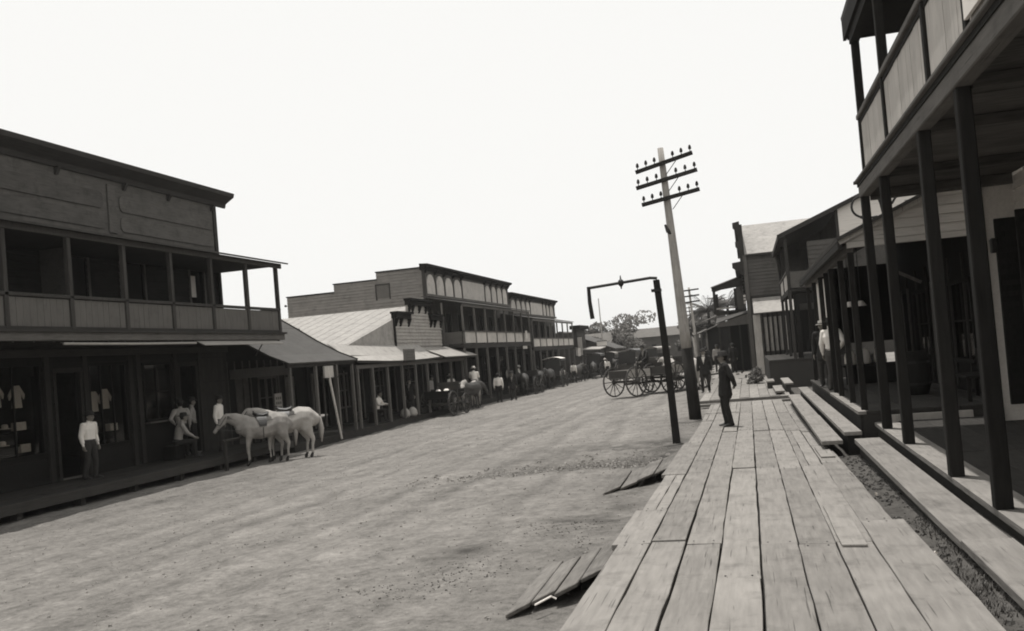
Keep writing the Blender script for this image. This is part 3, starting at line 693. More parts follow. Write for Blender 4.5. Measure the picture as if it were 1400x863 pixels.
for a, b, t in tops:
    mb = MB(); fbox(mb, frp, a - .12, b + .12, t, t + .10, -.12, .28); fbox(mb, frp, a - .05, b + .05, t - .22, t - .002, -.1, .16); c_ = obj('cornice', mb, M_shop, b3)
    ks = [a + .08, a + .55, (a + b) / 2, b - .55, b - .08] if b - a > 2 else [a + .1, a + .7, b - .12]
    for u in ks:
        mb = MB().prism([(.02, t - .6), (.07, t - .6), (.22, t - .23), (.02, t - .23)], lambda n, z: frp(u - .06, z, n), lambda n, z: frp(u + .06, z, n)); obj('bracket', mb, M_shop, c_)
mb = MB(); fbox(mb, frp, 40.2, 40.36, 2.6, 4.25, 0, .05); obj('corner_board', mb, M_shop, b3)
frg = frame('E', -17.3); H3 = [(34.5, 35.5, -.5, 1.6), (36.2, 37.4, .2, 1.6), (38.2, 39.1, -.5, 1.6), (40, 41.5, .2, 1.6), (42.4, 43.3, -.5, 1.6), (44.5, 46, .2, 1.6)]
mb = MB(); slab(mb, frg, 33.7, 48.2, -.58, 2.6, H3); mb.box(-26, -25.9, 33.7, 48.2, -.6, 2.8); mb.box(-25.9, -17.43, 33.7, 33.8, -.6, 2.5); mb.box(-25.9, -17.43, 48.05, 48.15, -.6, 3.3); obj('wall', mb, M_shop, b3)
for a, b, c, d in H3:
    if c > 0: window(b3, frg, a, b, c, d, M_wallL)
for i, y in enumerate([33.5, 35.0, 36.6, 38.3, 40.0, 41.6, 43.0, 45.2, 47.2]): bx('porch_post', b3, M_panelL, -15.07, -14.96, y - .055, y + .055, -.58, 1.8, bevel=.01)
for k in range(14): u = 34.0 + k * 1.0; mb = MB(); fbox(mb, frg, u, u + .12, -.5, 1.75, .0, .05); obj('batten', mb, M_panelL, b3)
a3 = thing('board_awning', 'pale flat board awning sloping over the walk beside the stepped parapet', 'awning', (-15, 45, 2.2))
mb = MB()
for k in range(7):
    y = 43.3 + k * .79; shed(mb, [[(-14.6, y + .02, 2.05), (-14.6, y + .77, 2.05), (-15.95, y + .77, 2.62), (-15.95, y + .02, 2.62)]], .03)
obj('awning_boards', mb, M_awn, a3); bx('awning_rail', a3, M_trim, -14.7, -14.6, 43.3, 48.8, 1.95, 2.01)
for y in (43.4, 48.7): obj('awning_strut', MB().tube([(-14.7, y, 2.0), (-15.9, y, 1.75)], .02, 6), M_trim, a3)
s_ = thing('hanging_sign', 'small dark square sign hanging on the pale flared porch roof', 'sign', (-14.7, 38.3, 2.0))
bx('sign_board', s_, M_fascia, -14.78, -14.72, 38.0, 39.35, 1.98, 2.5, bevel=.01); bx('sign_frame', s_, M_shop, -14.79, -14.735, 37.95, 39.4, 1.93, 1.98)
mb = MB()
for j, zz in enumerate((2.33, 2.2, 2.08)):
    for k in range(6 - j % 2): mb.box(-14.718, -14.714, 38.15 + k * .18 + j * .06, 38.15 + k * .18 + .1 + j * .06, zz, zz + .07)
obj('faded_print', mb, M_panelL, s_)['kind'] = 'stuff'

# ---- B4 and B5: two-storey fronts with arcaded parapets
def facade(name, label, y0, y1, top, band, bfl, rail, eave, panels, by0, by1, stepped, hw):
    b = thing(name, label, 'building', (-17.2, y0, -.58)); fr = frame('E', -17.2)
    n = int((y1 - y0) / 2.3); UHs = [(y0 + 1 + i * 2.3, y0 + 1.9 + i * 2.3, bfl, bfl + 2.0) for i in range(n)]
    GHs = [(y0 + .8 + i * 2.3, y0 + 2.1 + i * 2.3, -.4 if i % 2 else .2, 1.9) for i in range(n)]
    mb = MB(); slab(mb, fr, y0, y1, -.58, bfl, GHs); obj('lower_wall', mb, M_shop, b); mb = MB(); slab(mb, fr, y0, y1, bfl + .002, top - .15, UHs)  # lower wall split off in a darker tone, painting the porch shade
    if not stepped: mb.box(-25, -17.33, y0, y0 + .12, -.6, top - .3)
    mb.box(-25, -17.33, y1 - .12, y1, -.6, top - .6); mb.box(-25.1, -25, y0, y1, -.6, 5); obj('wall', mb, M_wallL, b)
    mb = MB(); shed(mb, [[(-17.3, y0 + .1, 6.0), (-17.3, y1 - .1, 6.0), (-25.2, y1 - .1, 5.6), (-25.2, y0 + .1, 5.6)]]); obj('roof', mb, M_roofD, b)
    bx('upper_floor', b, M_dark, -25, -17.35, y0 + .15, y1 - .15, bfl - .2, bfl - .05)
    for i, (a, c, kind) in enumerate(panels):
        mb = MB(); w_ = c - a
        if kind == 'arch':
            r = w_ / 2; cu = (a + c) / 2; z1 = top - .45 - r
            poly = [(c, band + .12)] + [(cu + r * math.cos(rad(t)), z1 + r * .9 * math.sin(rad(t))) for t in range(0, 181, 22)] + [(a, band + .12)]
            mb.prism(poly, lambda u, z: fr(u, z, 0), lambda u, z: fr(u, z, .05)); 
        else: fbox(mb, fr, a, c, band + .12, top - .5, 0, .05)
        obj('parapet_panel', mb, M_pale, b)
    mb = MB(); edges = sorted({y0 + .1} | {(panels[i][1] + panels[i + 1][0]) / 2 for i in range(len(panels) - 1)} | {y1 - .1})
    for u in edges: mb = MB(); fbox(mb, fr, u - .06, u + .06, band + .1, top - .36, 0, .09); obj('pilaster', mb, M_panelL, b)
    mb = MB(); mb.prism([(0, top - .35), (.10, top - .35), (.16, top - .22), (.36, top - .14), (.38, top - .02), (-.12, top + .02), (-.12, top - .35)], lambda n_, z: fr(y0 - .3, z, n_), lambda n_, z: fr(y1 + .3, z, n_)); obj('cornice', mb, M_shop, b)
    for u in edges: mb = MB().prism([(.0, top - .52), (.08, top - .52), (.28, top - .25), (0, top - .25)], lambda n_, z: fr(u - .07, z, n_), lambda n_, z: fr(u + .07, z, n_)); obj('bracket', mb, M_shop, b)
    mb = MB(); fbox(mb, fr, y0, y1, band - .05, band + .1, 0, .2); obj('band_moulding', mb, M_fascia, b)
    # balcony
    mb = MB(); mb.box(-17.19, -15.0, by0, by1, bfl - .15, bfl); obj('balcony_floor', mb, M_trim, b)
    bx('balcony_beam', b, M_trim, -15.0, -14.93, by0, by1, bfl - .22, bfl + .03)
    mb = MB(); shed(mb, [[(-14.8, by0 - .1, eave), (-14.8, by1 + .1, eave), (-17.18, by1 + .1, band - .06), (-17.18, by0 - .1, band - .06)]], .05); obj('balcony_roof', mb, M_roofD, b)
    bx('eave_board', b, M_fascia, -14.95, -14.88, by0, by1, eave - .2, eave - .06)
    npost = max(2, int(round((by1 - by0) / hw))); ps = [by0 + .06 + (by1 - by0 - .12) * i / npost for i in range(npost + 1)]
    for i, y in enumerate(ps):
        bx('balcony_post', b, M_fascia, -15.0, -14.9, y - .06, y + .06, bfl + .03, eave - .2); bx('street_post', b, M_fascia, -15.05, -14.93, y - .065, y + .065, -.58, bfl - .22)
        if i < npost: bx('balcony_panel', b, M_pale if i % 3 != 1 or stepped else M_panelR, -14.97, -14.94, y + .07, ps[i + 1] - .07, bfl + .08, rail - .04)
    bx('handrail', b, M_fascia, -15.0, -14.9, by0, by1, rail - .04, rail + .03)
    for x in (-16.1,): bx('balcony_post', b, M_fascia, x - .05, x + .05, by0 + .02, by0 + .12, bfl, eave + .1)
    bx('balcony_panel', b, M_fascia, -17.1, -15.05, by0 + .04, by0 + .07, bfl + .05, rail)
    for a, c, d, e in UHs: mb = MB(); fbox(mb, fr, a, c, d, e, -.1, -.05); dd = obj('door', mb, M_shop, b); mb = MB(); fbox(mb, fr, a - .1, a, d, e + .1, 0, .04); fbox(mb, fr, c, c + .1, d, e + .1, 0, .04); obj('door_frame', mb, M_panelL, dd)
    for i, (a, c, d, e) in enumerate(GHs):
        if d > 0: window(b, fr, a, c, d, e, M_shop)
    if stepped:
        fs = frame('S', y0)
        steps = [(-25.7, -22.7, 6.28), (-22.7, -20.05, 6.74), (-20.05, -17.2, 7.16)]
        mb = MB()
        for xa, xb, t in steps: fbox(mb, fs, xa, xb - .001, -.6, t, -.1, 0)
        obj('side_wall', mb, M_wallLx, b)
        mb = MB()
        for xa, xb, t in steps: clap(mb, fs, xa, xb - .002, 3.2, t, [(-20.15, -19.25, 5.6, 6.5)], bh=.17)
        obj('side_clapboards', mb, M_wallLx, b)['kind'] = 'stuff'
        for xa, xb, t in steps: mb = MB(); fbox(mb, fs, xa - .04, xb + .02, t, t + .06, -.14, .07); obj('coping', mb, M_shop, b)
        mb = MB(); fbox(mb, fs, -17.3, -17.14, 3.0, 7.1, 0, .06); obj('corner_board', mb, M_trim, b)
        mb = MB(); fbox(mb, fs, -20.08, -19.32, 5.68, 6.42, .0, .03); w_ = obj('shutter', mb, M_panelL, b); mb = MB(); fbox(mb, fs, -20.15, -20.08, 5.6, 6.5, 0, .05); fbox(mb, fs, -19.32, -19.25, 5.6, 6.5, 0, .05); fbox(mb, fs, -20.08, -19.32, 6.42, 6.5, 0, .05); obj('shutter_frame', mb, M_trim, w_)
        mb = MB(); mb.lathe([(.05, 0), (.09, .05), (.05, .12)], 8, (-25.8, y0 - .05, 5.75)); obj('gutter_spout', mb, M_trim, b)
    return b
b4 = facade('balcony_hotel', 'two-storey balcony building with stepped clapboard side wall and arcaded parapet', 48.35, 66.6, 7.36, 5.58, 2.66, 3.38, 4.95,
    [(48.65, 50.0, 'arch'), (50.3, 51.6, 'arch'), (51.9, 53.3, 'arch'), (53.6, 55.0, 'arch'), (55.3, 60.2, 'sq'), (60.5, 61.8, 'arch'), (62.1, 63.3, 'arch'), (63.6, 64.8, 'arch'), (65.1, 66.3, 'arch')], 47.7, 63.5, True, 2.2)
b5 = facade('far_balcony_building', 'farther two-storey building with lower arcaded parapet and open balcony', 67.0, 83.5, 6.66, 5.05, 2.3, 2.98, 4.45,
    [(67.4, 68.8, 'arch'), (69.1, 70.4, 'arch'), (70.7, 72.0, 'arch'), (72.3, 73.5, 'arch'), (73.8, 78.3, 'sq'), (78.6, 79.7, 'arch'), (80.0, 81.1, 'arch'), (81.4, 82.9, 'arch')], 64.2, 80.0, False, 2.25)
# worn lettering on the wide parapet panel of the nearer one (illegible in the photograph: only faint strokes)
mb = MB(); random.seed(5)
for k in range(8):
    u = 55.8 + k * .52
    mb.box(-17.149, -17.146, u, u + .08, 6.25, 6.75)
    if k % 2: mb.box(-17.149, -17.146, u + .1, u + .32, 6.68, 6.75)
    if k % 3: mb.box(-17.149, -17.146, u + .1, u + .3, 6.46, 6.52)
obj('faded_lettering', mb, M_panelR, b4)['kind'] = 'stuff'
for nm, lb, x, y, z, w_, h_ in [('hanging_sign', 'small white square sign hung from the far end of the nearer balcony', -14.75, 61.3, 2.95, .5, .55), ('shop_sign', 'pale boxy sign at the end of the farther balcony posts', -14.7, 80.5, 1.35, 1.3, .75), ('shop_sign', 'tiny pale sign board under the nearer balcony floor', -14.8, 60.5, 2.25, 1.2, .2)]:
    s_ = thing(nm, lb, 'sign', (x, y, z)); bx('sign_board', s_, M_pale, x - .03, x, y, y + w_, z, z + h_); bx('sign_hanger', s_, M_trim, x - .04, x + .01, y - .03, y + w_ + .03, z + h_, z + h_ + .05)

# ================================================================= RIGHT SIDE OF THE STREET
random.seed(31)
# ---- R1: near two-storey building with gallery
r1 = thing('gallery_building', 'near two-storey building on the right with tan panelled gallery on dark square posts', 'building', (2.05, 16.2, 0.0))
def place(p, m, *c, **k): return bx(p, r1, m, *c, **k)
LP = [16.12, 14.05, 11.0, 9.1, 6.6, 4.2]
for y in LP:
    j1, j2 = random.uniform(-.018, .018), random.uniform(-.02, .02)
    obj('post', MB().hexa([(2.02, y - .075, .045), (2.17, y - .075, .045), (2.17, y + .075, .045), (2.02, y + .075, .045)], [(2.03 + j1, y - .07 + j2, 3.9), (2.16 + j1, y - .07 + j2, 3.9), (2.16 + j1, y + .07 + j2, 3.9), (2.03 + j1, y + .07 + j2, 3.9)]), M_post, r1, bevel=.012)
for k in range(6): # porch floor boards running along the street
    x0 = 2.03 + k * .385
    for (ya, yb) in ((3.5, 8.2), (8.21, 12.9), (12.91, 17.2)): place('floor_board', M_plank if k == 0 else M_deck, x0, x0 + .378, ya, yb - .01, -.02 + random.uniform(-.003, .003), .045 + random.uniform(-.003, .003), bevel=.004)  # pale outer board paints the sunlit edge, dark boards the gallery shade
place('floor_skirt', M_trim, 2.06, 2.10, 3.5, 17.15, -.45, -.025)
mb = MB()
for y in np.arange(4, 17, 1.3): mb.box(2.1, 4.3, y, y + .1, -.25, -.03)
o = obj('floor_bearers', mb, M_trim, r1); o['kind'] = 'stuff'
# front wall (faces the street) under the gallery
fw = frame('W', 4.32); H1 = [(5.0, 6.2, .05, 2.6), (7.0, 9.2, .8, 2.8), (9.9, 11.1, .05, 2.6), (11.9, 13.9, .8, 2.8), (14.6, 15.6, .05, 3.0)]
mb = MB(); slab(mb, fw, 3, 16.15, -.4, 3.95, H1); slab(mb, fw, 3, 16.15, 4.15, 6.6, [(5, 6, 4.2, 6.2), (8, 9, 4.2, 6.2), (11, 12, 4.2, 6.2), (14, 15, 4.2, 6.2)]); mb.box(4.45, 12, 2.9, 3, -.4, 6.6); mb.box(12, 12.1, 3, 16, -.4, 6.6); mb.box(4.45, 12, 16.05, 16.15, 3.9, 6.6)
obj('wall', mb, M_porchw, r1)
mb = MB(); clap(mb, fw, 3, 16.1, .1, 3.85, [(a - .1, b + .1, c - .1, d + .1) for a, b, c, d in H1]); obj('clapboards', mb, M_porchw, r1)['kind'] = 'stuff'
for a, b, c, d in H1:
    if c > .1: window(r1, fw, a, b, c, d, M_post, nx=2, nz=2)
    else:
        mb = MB(); fbox(mb, fw, a - .1, a, c, d + .1, -.02, .05); fbox(mb, fw, b, b + .1, c, d + .1, -.02, .05); fbox(mb, fw, a, b, d, d + .1, -.02, .05); f_ = obj('door_frame', mb, M_post, r1)
        mb = MB(); fbox(mb, fw, a + .01, b - .01, c, d - .01, -.1, -.05); obj('door', mb, M_post, f_, bevel=.01)
# open shutters leaning out from the door
for y, l in ((14.5, None), (15.66, None)):
    mb = MB(); mb.box(3.86, 4.30, y, y + .05, .35, 3.25); sh = obj('shutter', mb, M_post, r1, bevel=.01)
    mb = MB()
    for k in range(16): mb.box(3.9, 4.25, y - .012, y + .062, .5 + k * .17, .58 + k * .17)
    obj('louvres', mb, M_post, sh)['kind'] = 'stuff'
place('hinge_knob', M_black, 3.78, 3.88, 15.62, 15.74, 2.72, 2.95, bevel=.02)
# end wall facing the camera-side shop, with pilaster
place('end_wall', M_porchw, 3.70, 4.31, 16.16, 16.28, .05, 3.9); place('pilaster', M_porchw, 3.62, 3.80, 16.08, 16.3, .05, 3.88, bevel=.01)
mb = MB(); mb.box(3.60, 3.83, 16.05, 16.32, 3.72, 3.86); mb.box(3.60, 3.83, 16.05, 16.32, .05, .3); obj('pilaster_block', mb, M_pale, r1, bevel=.01)
place('end_sill', M_panelR, 2.2, 3.62, 17.12, 17.2, .0, .16)
# gallery floor / ceiling
place('gallery_floor', M_deckd, 2.02, 4.32, 3, 16.2, 4.08, 4.15)
y = 3.0
while y < 16.0:
    wd = random.uniform(.7, 1.1); place('ceiling_board', M_ceil, 2.16, 4.3, y, min(16.15, y + wd) - .012, 3.985 + random.uniform(-.008, .008), 4.02); y += wd
for y in LP: place('cross_beam', M_ceil, 2.165, 4.29, y - .05, y + .05, 3.86, 3.972)
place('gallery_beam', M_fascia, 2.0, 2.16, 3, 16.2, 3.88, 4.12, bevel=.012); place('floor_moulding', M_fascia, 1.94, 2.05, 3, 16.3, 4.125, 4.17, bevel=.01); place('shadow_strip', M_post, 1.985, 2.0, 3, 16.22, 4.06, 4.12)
place('end_beam', M_fascia, 2.17, 4.3, 16.1, 16.2, 3.82, 4.1); place('end_moulding', M_post, 1.94, 4.3, 16.2, 16.3, 4.125, 4.17)
# upper gallery: panels, posts, rail
UP = [15.62, 13.15, 10.25, 8.55, 6.0, 3.5]
for i, y in enumerate(UP):
    place('gallery_post', M_post, 2.02, 2.14, y - .06, y + .06, 4.17, 6.42, bevel=.01)
    if i < len(UP) - 1:
        y2 = UP[i + 1]
        if i == 3:
            sgn = bx('gallery_sign', r1, M_paper, 2.0, 2.03, y2 + .4, y - .1, 4.30, 5.0, label='white sign board with dark letters hung on the gallery rail'); 
            mb = MB()
            for k in range(7):
                u = y - .3 - k * .26; mb.box(1.996, 1.999, u - .04, u, 4.42, 4.9)
                if k % 2 == 0: mb.box(1.996, 1.999, u - .16, u - .04, 4.82, 4.9)
                if k % 3 != 1: mb.box(1.996, 1.999, u - .16, u - .04, 4.62, 4.69)
            obj('sign_letters', mb, M_post, sgn)['kind'] = 'stuff'
        n = int(round((y - y2) / .28)); wd = (y - y2 - .14) / n
        pr_ = bx('panel_frame', r1, M_fascia, 2.04, 2.10, y2 + .062, y - .062, 4.171, 4.23, bevel=.006)
        for k in range(n):
            a = y2 + .07 + wd * k; place('panel_board', M_panelR, 2.055 + random.uniform(-.004, .004), 2.09, a + .003, a + wd - .003, 4.232, 5.06)
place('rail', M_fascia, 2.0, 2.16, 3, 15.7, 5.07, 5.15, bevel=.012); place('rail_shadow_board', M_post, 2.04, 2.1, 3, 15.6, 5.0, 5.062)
mb = MB()
for k in range(8): mb.box(2.2 + k * .26, 2.2 + k * .26 + .25, 15.6, 15.63, 4.2, 5.06)
obj('end_panel', mb, M_panelR, r1); place('end_rail', M_fascia, 2.16, 4.3, 15.56, 15.66, 5.07, 5.15)
place('gallery_post', M_post, 4.1, 4.22, 15.56, 15.68, 4.17, 6.42)
mb = MB(); shed(mb, [[(1.95, 2.6, 6.86), (1.95, 16.05, 6.86), (12.4, 16.05, 8.4), (12.4, 2.6, 8.4)]], .08); obj('roof', mb, M_roofD, r1)
place('roof_soffit', M_post, 2.0, 4.3, 2.7, 15.75, 6.44, 6.50); place('roof_beam', M_post, 2.0, 2.14, 3, 15.66, 6.30, 6.438); place('eave_fascia', M_post, 1.95, 2.0, 2.6, 15.98, 6.46, 6.77)
mb = MB().prism([(2.0, 6.43), (4.3, 6.43), (4.3, 7.1), (2.0, 6.78)], lambda x, z: (x, 15.76, z), lambda x, z: (x, 15.86, z)); obj('gable_end', mb, M_post, r1)
r1.rotation_euler = (rad(0.45), 0, 0)
# the long step in front of R1
ls = thing('long_step', 'long low plank step between the near porch and the dirt gap, closest to the camera', 'step', (1.68, 10, -.02))
for (a, b) in ((3.0, 7.9), (7.91, 15.35)): obj('tread', MB().hexa([(1.49, a, -.10 ), (1.87, a, -.10), (1.87, b, -.085), (1.49, b, -.085)], [(1.49, a, -.03), (1.87, a, -.03), (1.87, b, -.01), (1.49, b, -.01)]), M_plank, ls, bevel=.006)
mb = MB().box(1.55, 1.60, 3, 15.3, -.4, -.11); obj('riser', mb, M_trim, ls)

# ---- R2: one-storey open porch with gable end facing us
r2 = thing('gabled_porch_shop', 'one-storey shop with pale gable end and dark open porch beyond the gallery', 'building', (1.85, 17.3, .2))
def p2(n, m, *c, **k): return bx(n, r2, m, *c, **k)
fs = frame('S', 17.35)
gz2 = lambda x: 3.37 + (x - 1.75) * .43
mb = MB().prism([(1.80, 3.27), (6.8, 3.27), (6.8, gz2(6.8) - .05), (1.80, gz2(1.8) - .05)], lambda x, z: (x, 17.36, z), lambda x, z: (x, 17.44, z)); obj('gable_wall', mb, M_palex, r2)
for k in range(11):
    z = 3.28 + k * .16; xa = max(1.86, 1.75 + (z + .1 - 3.37) / .43)
    if xa < 4.6:
        mb = MB(); mb.hexa([(xa, 17.335, z), (4.6, 17.335, z), (4.6, 17.359, z), (xa, 17.359, z)], [(xa, 17.35, z + .155), (4.6, 17.35, z + .155), (4.6, 17.359, z + .155), (xa, 17.359, z + .155)]); obj('gable_board', mb, M_palex, r2)
obj('rake_board', MB().beam((1.72, 17.30, gz2(1.72) - .06), (6.8, 17.30, gz2(6.8) - .06), .05, .12), M_panelR, r2)
mb = MB(); shed(mb, [[(1.68, 17.2, gz2(1.68) + .02), (1.68, 29.6, gz2(1.68) + .02), (6.8, 29.6, gz2(6.8) + .02), (6.8, 17.2, gz2(6.8) + .02)]], .06); obj('roof', mb, M_roofD, r2)
p2('eave_board', M_trim, 1.70, 1.78, 17.28, 29.6, 3.16, 3.30, bevel=.008); p2('porch_beam', M_fascia, 1.86, 1.98, 17.45, 29.5, 3.1, 3.26); p2('gable_beam', M_palex, 1.86, 4.3, 17.30, 17.4, 3.17, 3.268)
for y in (17.55, 19.4, 21.6, 22.9, 24.6, 26.9, 29.45): p2('porch_post', M_post, 1.87, 1.98, y - .055, y + .055, .25, 3.1, bevel=.008)
for k in range(6):
    x0 = 1.78 + k * .42
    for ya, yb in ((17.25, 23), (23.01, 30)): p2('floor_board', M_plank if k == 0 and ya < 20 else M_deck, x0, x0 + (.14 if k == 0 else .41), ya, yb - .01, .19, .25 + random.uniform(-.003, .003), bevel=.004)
    if k == 0: 
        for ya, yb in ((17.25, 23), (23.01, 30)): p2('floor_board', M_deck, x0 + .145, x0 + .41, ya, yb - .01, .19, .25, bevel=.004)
p2('floor_skirt', M_trim, 1.82, 1.86, 17.3, 30, -.4, .19); p2('end_skirt', M_trim, 1.86, 4.3, 17.26, 17.32, -.4, .188)
fw = frame('W', 4.4); HW = [(18, 19.2, .25, 2.6), (20, 22, .9, 2.5), (22.8, 23.8, .25, 2.6), (24.6, 26.4, .9, 2.5), (27.2, 28.3, .25, 2.6)]
mb = MB(); slab(mb, fw, 17.5, 29.6, .2, 4.4, HW); mb.box(9, 9.1, 17.5, 29.6, 0, 4); mb.box(4.53, 9, 29.5, 29.6, 0, 4.4); mb.box(4.53, 9, 17.5, 17.55, 0, 4.4); obj('wall', mb, M_shop, r2)
for a, b, c, d in HW:
    if c > .5: window(r2, fw, a, b, c, d, M_post)
    else:
        mb = MB(); fbox(mb, fw, a - .1, a, c, d + .1, -.02, .05); fbox(mb, fw, b, b + .1, c, d + .1, -.02, .05); obj('door_frame', mb, M_fascia, r2)
for k in range(9): mb = MB(); fbox(mb, fw, 17.7 + k * 1.35, 17.8 + k * 1.35, .3, 3.1, 0, .04); obj('batten', mb, M_trim, r2)
mb = MB(); mb.beam((2.9, 20, 2.9), (3.5, 20, 2.55), .06, .06); obj('hanging_bar', mb, M_fascia, r2)
p2('dark_end_sheet', M_shop, 2.35, 4.4, 29.42, 29.49, 1.3, 3.6)  # added dark sheet that keeps the porch interior looking dark
# things on that porch
bn = thing('bench', 'dark wooden bench against the wall at the near end of the low porch', 'bench', (3.9, 18.4, .25))
bx('seat', bn, M_post, 3.7, 4.2, 17.8, 19.2, .66, .71, bevel=.01); bx('backrest', bn, M_post, 4.2, 4.25, 17.8, 19.2, .75, 1.15, bevel=.01)
for x in (3.75, 4.15):
    for y in (17.88, 19.12): bx('leg', bn, M_post, x - .03, x + .03, y - .03, y + .03, .25, .66)
ck = thing('cask', 'dark upright cask standing on the low porch behind the posts', 'cask', (3.3, 20.6, .25))
obj('staves', MB().lathe([(.25, 0), (.31, .2), (.33, .45), (.31, .7), (.25, .9)], 16, (3.3, 20.6, .25)), M_post, ck, smooth=True)
obj('hoop', MB().lathe([(.318, .2), (.322, .25)], 16, (3.3, 20.6, .25)), M_black, ck); obj('hoop', MB().lathe([(.318, .65), (.315, .7)], 16, (3.3, 20.6, .25)), M_black, ck)
for i, (x, y, l) in enumerate([(2.62, 26.1, 'pale sack on the counter seen between posts, leftmost of three'), (2.98, 26.1, 'pale sack on the counter, middle one of three'), (3.36, 26.0, 'pale sack on the counter, rightmost and largest of three')]):
    mb = MB().tube([(x, y, .76), (x + .01, y, .8), (x, y, .98), (x, y, 1.1 + .04 * i), (x, y, 1.15 + .04 * i)], [(.12, .12), (.16, .15), (.15, .14), (.11, .1), (.05, .05)], 10); tag(obj('sack', mb, M_white, smooth=True), l, 'sack', 'pale sacks on the porch counter')
ct = thing('counter', 'dark plank counter across the low porch carrying pale sacks', 'counter', (3, 26.1, .25))
bx('counter_top', ct, M_shop, 2.4, 3.8, 25.8, 26.4, .71, .76, bevel=.01); bx('counter_front', ct, M_shop, 2.45, 3.75, 25.85, 25.9, .25, .71)
for x, y, z, l in ((2.52, 24.0, 2.28, 'white lamp shade hanging from the low porch roof, left one'), (2.78, 24.0, 2.28, 'white lamp shade hanging from the low porch roof, right one')):
    t = thing('hanging_lamp', l, 'lamp', (x, y, z)); obj('lamp_shade', MB().lathe([(.05, .12), (.13, 0), (.12, -.01), (.04, .1)], 12, (x, y, z)), M_white, t); obj('lamp_rod', MB().tube([(x, y, z + .12), (x, y, gz2(x) - .05)], .01, 6), M_black, t)
cv = thing('canvas_blind', 'pale canvas blind hanging behind the posts at the far end of the low porch', 'blind', (2.03, 27, 3.0))
mb = MB(); K = 30
for k in range(K):
    ya = 24.7 + 4.5 * k / K; yb = 24.7 + 4.5 * (k + 1) / K; wa, wb = .03 * math.sin(k * 1.1), .03 * math.sin((k + 1) * 1.1)
    mb.hexa([(2.04 + wa, ya, 1.3), (2.05 + wa, ya, 1.3), (2.05 + wb, yb, 1.3), (2.04 + wb, yb, 1.3)], [(2.04, ya, 3.09), (2.05, ya, 3.09), (2.05, yb, 3.09), (2.04, yb, 3.09)])
obj('canvas', mb, M_white, cv); bx('bottom_bar', cv, M_trim, 2.02, 2.07, 24.7, 29.2, 1.26, 1.3)
# steps of R2
s1 = thing('plank_step', 'lower pale plank step lapping the walk below the low porch, in two lengths', 'step', (1.15, 21, -.1))
obj('tread', MB().box(.99, 1.31, 15.25, 20.05, -.075, -.01), M_plank, s1, bevel=.006); obj('tread', MB().box(.985, 1.30, 20.07, 27.5, -.075, -.012), M_plank, s1, bevel=.006); obj('riser', MB().box(1.05, 1.09, 15.3, 27.4, -.45, -.076), M_trim, s1)
s2 = thing('plank_step', 'upper pale plank step directly under the low porch floor', 'step', (1.5, 21, .05))
obj('tread', MB().box(1.35, 1.62, 15.4, 21.3, .035, .10), M_plank, s2, bevel=.006); obj('tread', MB().box(1.35, 1.62, 21.32, 29, .032, .097), M_plank, s2, bevel=.006); obj('riser', MB().box(1.40, 1.60, 15.45, 28.9, -.45, .031), M_post, s2)

# ---- iron lamp bracket scroll beyond the gallery corner
br = thing('scroll_bracket', 'black iron scroll bracket rising over the low porch roof', 'bracket', (2.0, 24, 3.4))
def scroll(c, pts, r=.03): return MB().tube([(c[0] + a, c[1], c[2] + b) for a, b in pts], r, 6)
sp_ = Y0 = 24.0
C0 = (3.04, 24.0, 4.72)
arc = [(.27 * math.cos(rad(t)), .27 * math.sin(rad(t))) for t in range(100, 261, 16)]
obj('scroll', scroll(C0, arc), M_black, br); obj('scroll', scroll((3.0, 24, 4.46), [(-.05, 0), (.05, -.06), (.12, .02), (.2, -.04), (.35, -.03)]), M_black, br)
obj('rod', MB().tube([(3.0, 24, 4.99), (3.3, 24, 5.12), (4.6, 24, 5.2)], .022, 6), M_black, br); obj('rod', MB().tube([(3.35, 24, 5.1), (3.45, 24, 4.75), (3.55, 24, 4.1)], .035, 6), M_black, br)
obj('scroll', scroll((4.0, 24, 4.85), [(-.3, -.15), (-.2, 0), (0, .1), (.25, .1), (.4, -.05)]), M_black, br); obj('stem', MB().tube([(4.55, 24, 4.1), (4.55, 24, 5.25)], .04, 6), M_black, br)

# ---- R3: two-storey with shed gallery roof
r3 = thing('shed_roof_building', 'two-storey dark clapboard building with sloping gallery roof behind the low porch', 'building', (1.8, 38, .75))
def p3(n, m, *c, **k): return bx(n, r3, m, *c, **k)
rz = lambda x: 5.72 + (x - 1.55) * .40
mb = MB(); shed(mb, [[(1.5, 37.8, rz(1.5)), (1.5, 46.2, rz(1.5)), (7.2, 46.2, rz(7.2)), (7.2, 37.8, rz(7.2))]], .08); obj('roof', mb, M_roofD, r3)
obj('rake_board', MB().beam((1.5, 37.78, rz(1.5) - .1), (7.2, 37.78, rz(7.2) - .1), .05, .16), M_trim, r3)
p3('eave_board', M_trim, 1.50, 1.57, 37.8, 46.2, 5.5, 5.63)
mb = MB().prism([(3.85, 5.2), (7.0, 5.2), (7.0, rz(7) - .18), (3.85, rz(3.85) - .18)], lambda x, z: (x, 37.95, z), lambda x, z: (x, 38.05, z)); obj('gable_wall', mb, M_cream, r3)
p3('gable_lower', M_wallL, 3.85, 7.0, 37.96, 38.05, 3.5, 5.195); p3('corner_post', M_trim, 3.74, 3.845, 37.95, 38.06, 3.5, 6.42)
for i, y in enumerate((38.05, 42, 46)):
    p3('gallery_post', M_trim, 1.72, 1.84, y - .06, y + .06, 3.5, 5.6); p3('street_post', M_trim, 1.72, 1.84, y - .06, y + .06, .75, 3.35)
    if i: 
        y0 = (38.05, 42)[i - 1]
        for k in range(8): p3('baluster_board', M_pale if k % 2 == 0 else M_panelR, 1.76, 1.80, y0 + .1 + k * .47, y0 + .1 + k * .47 + .4, 3.55, 4.15)
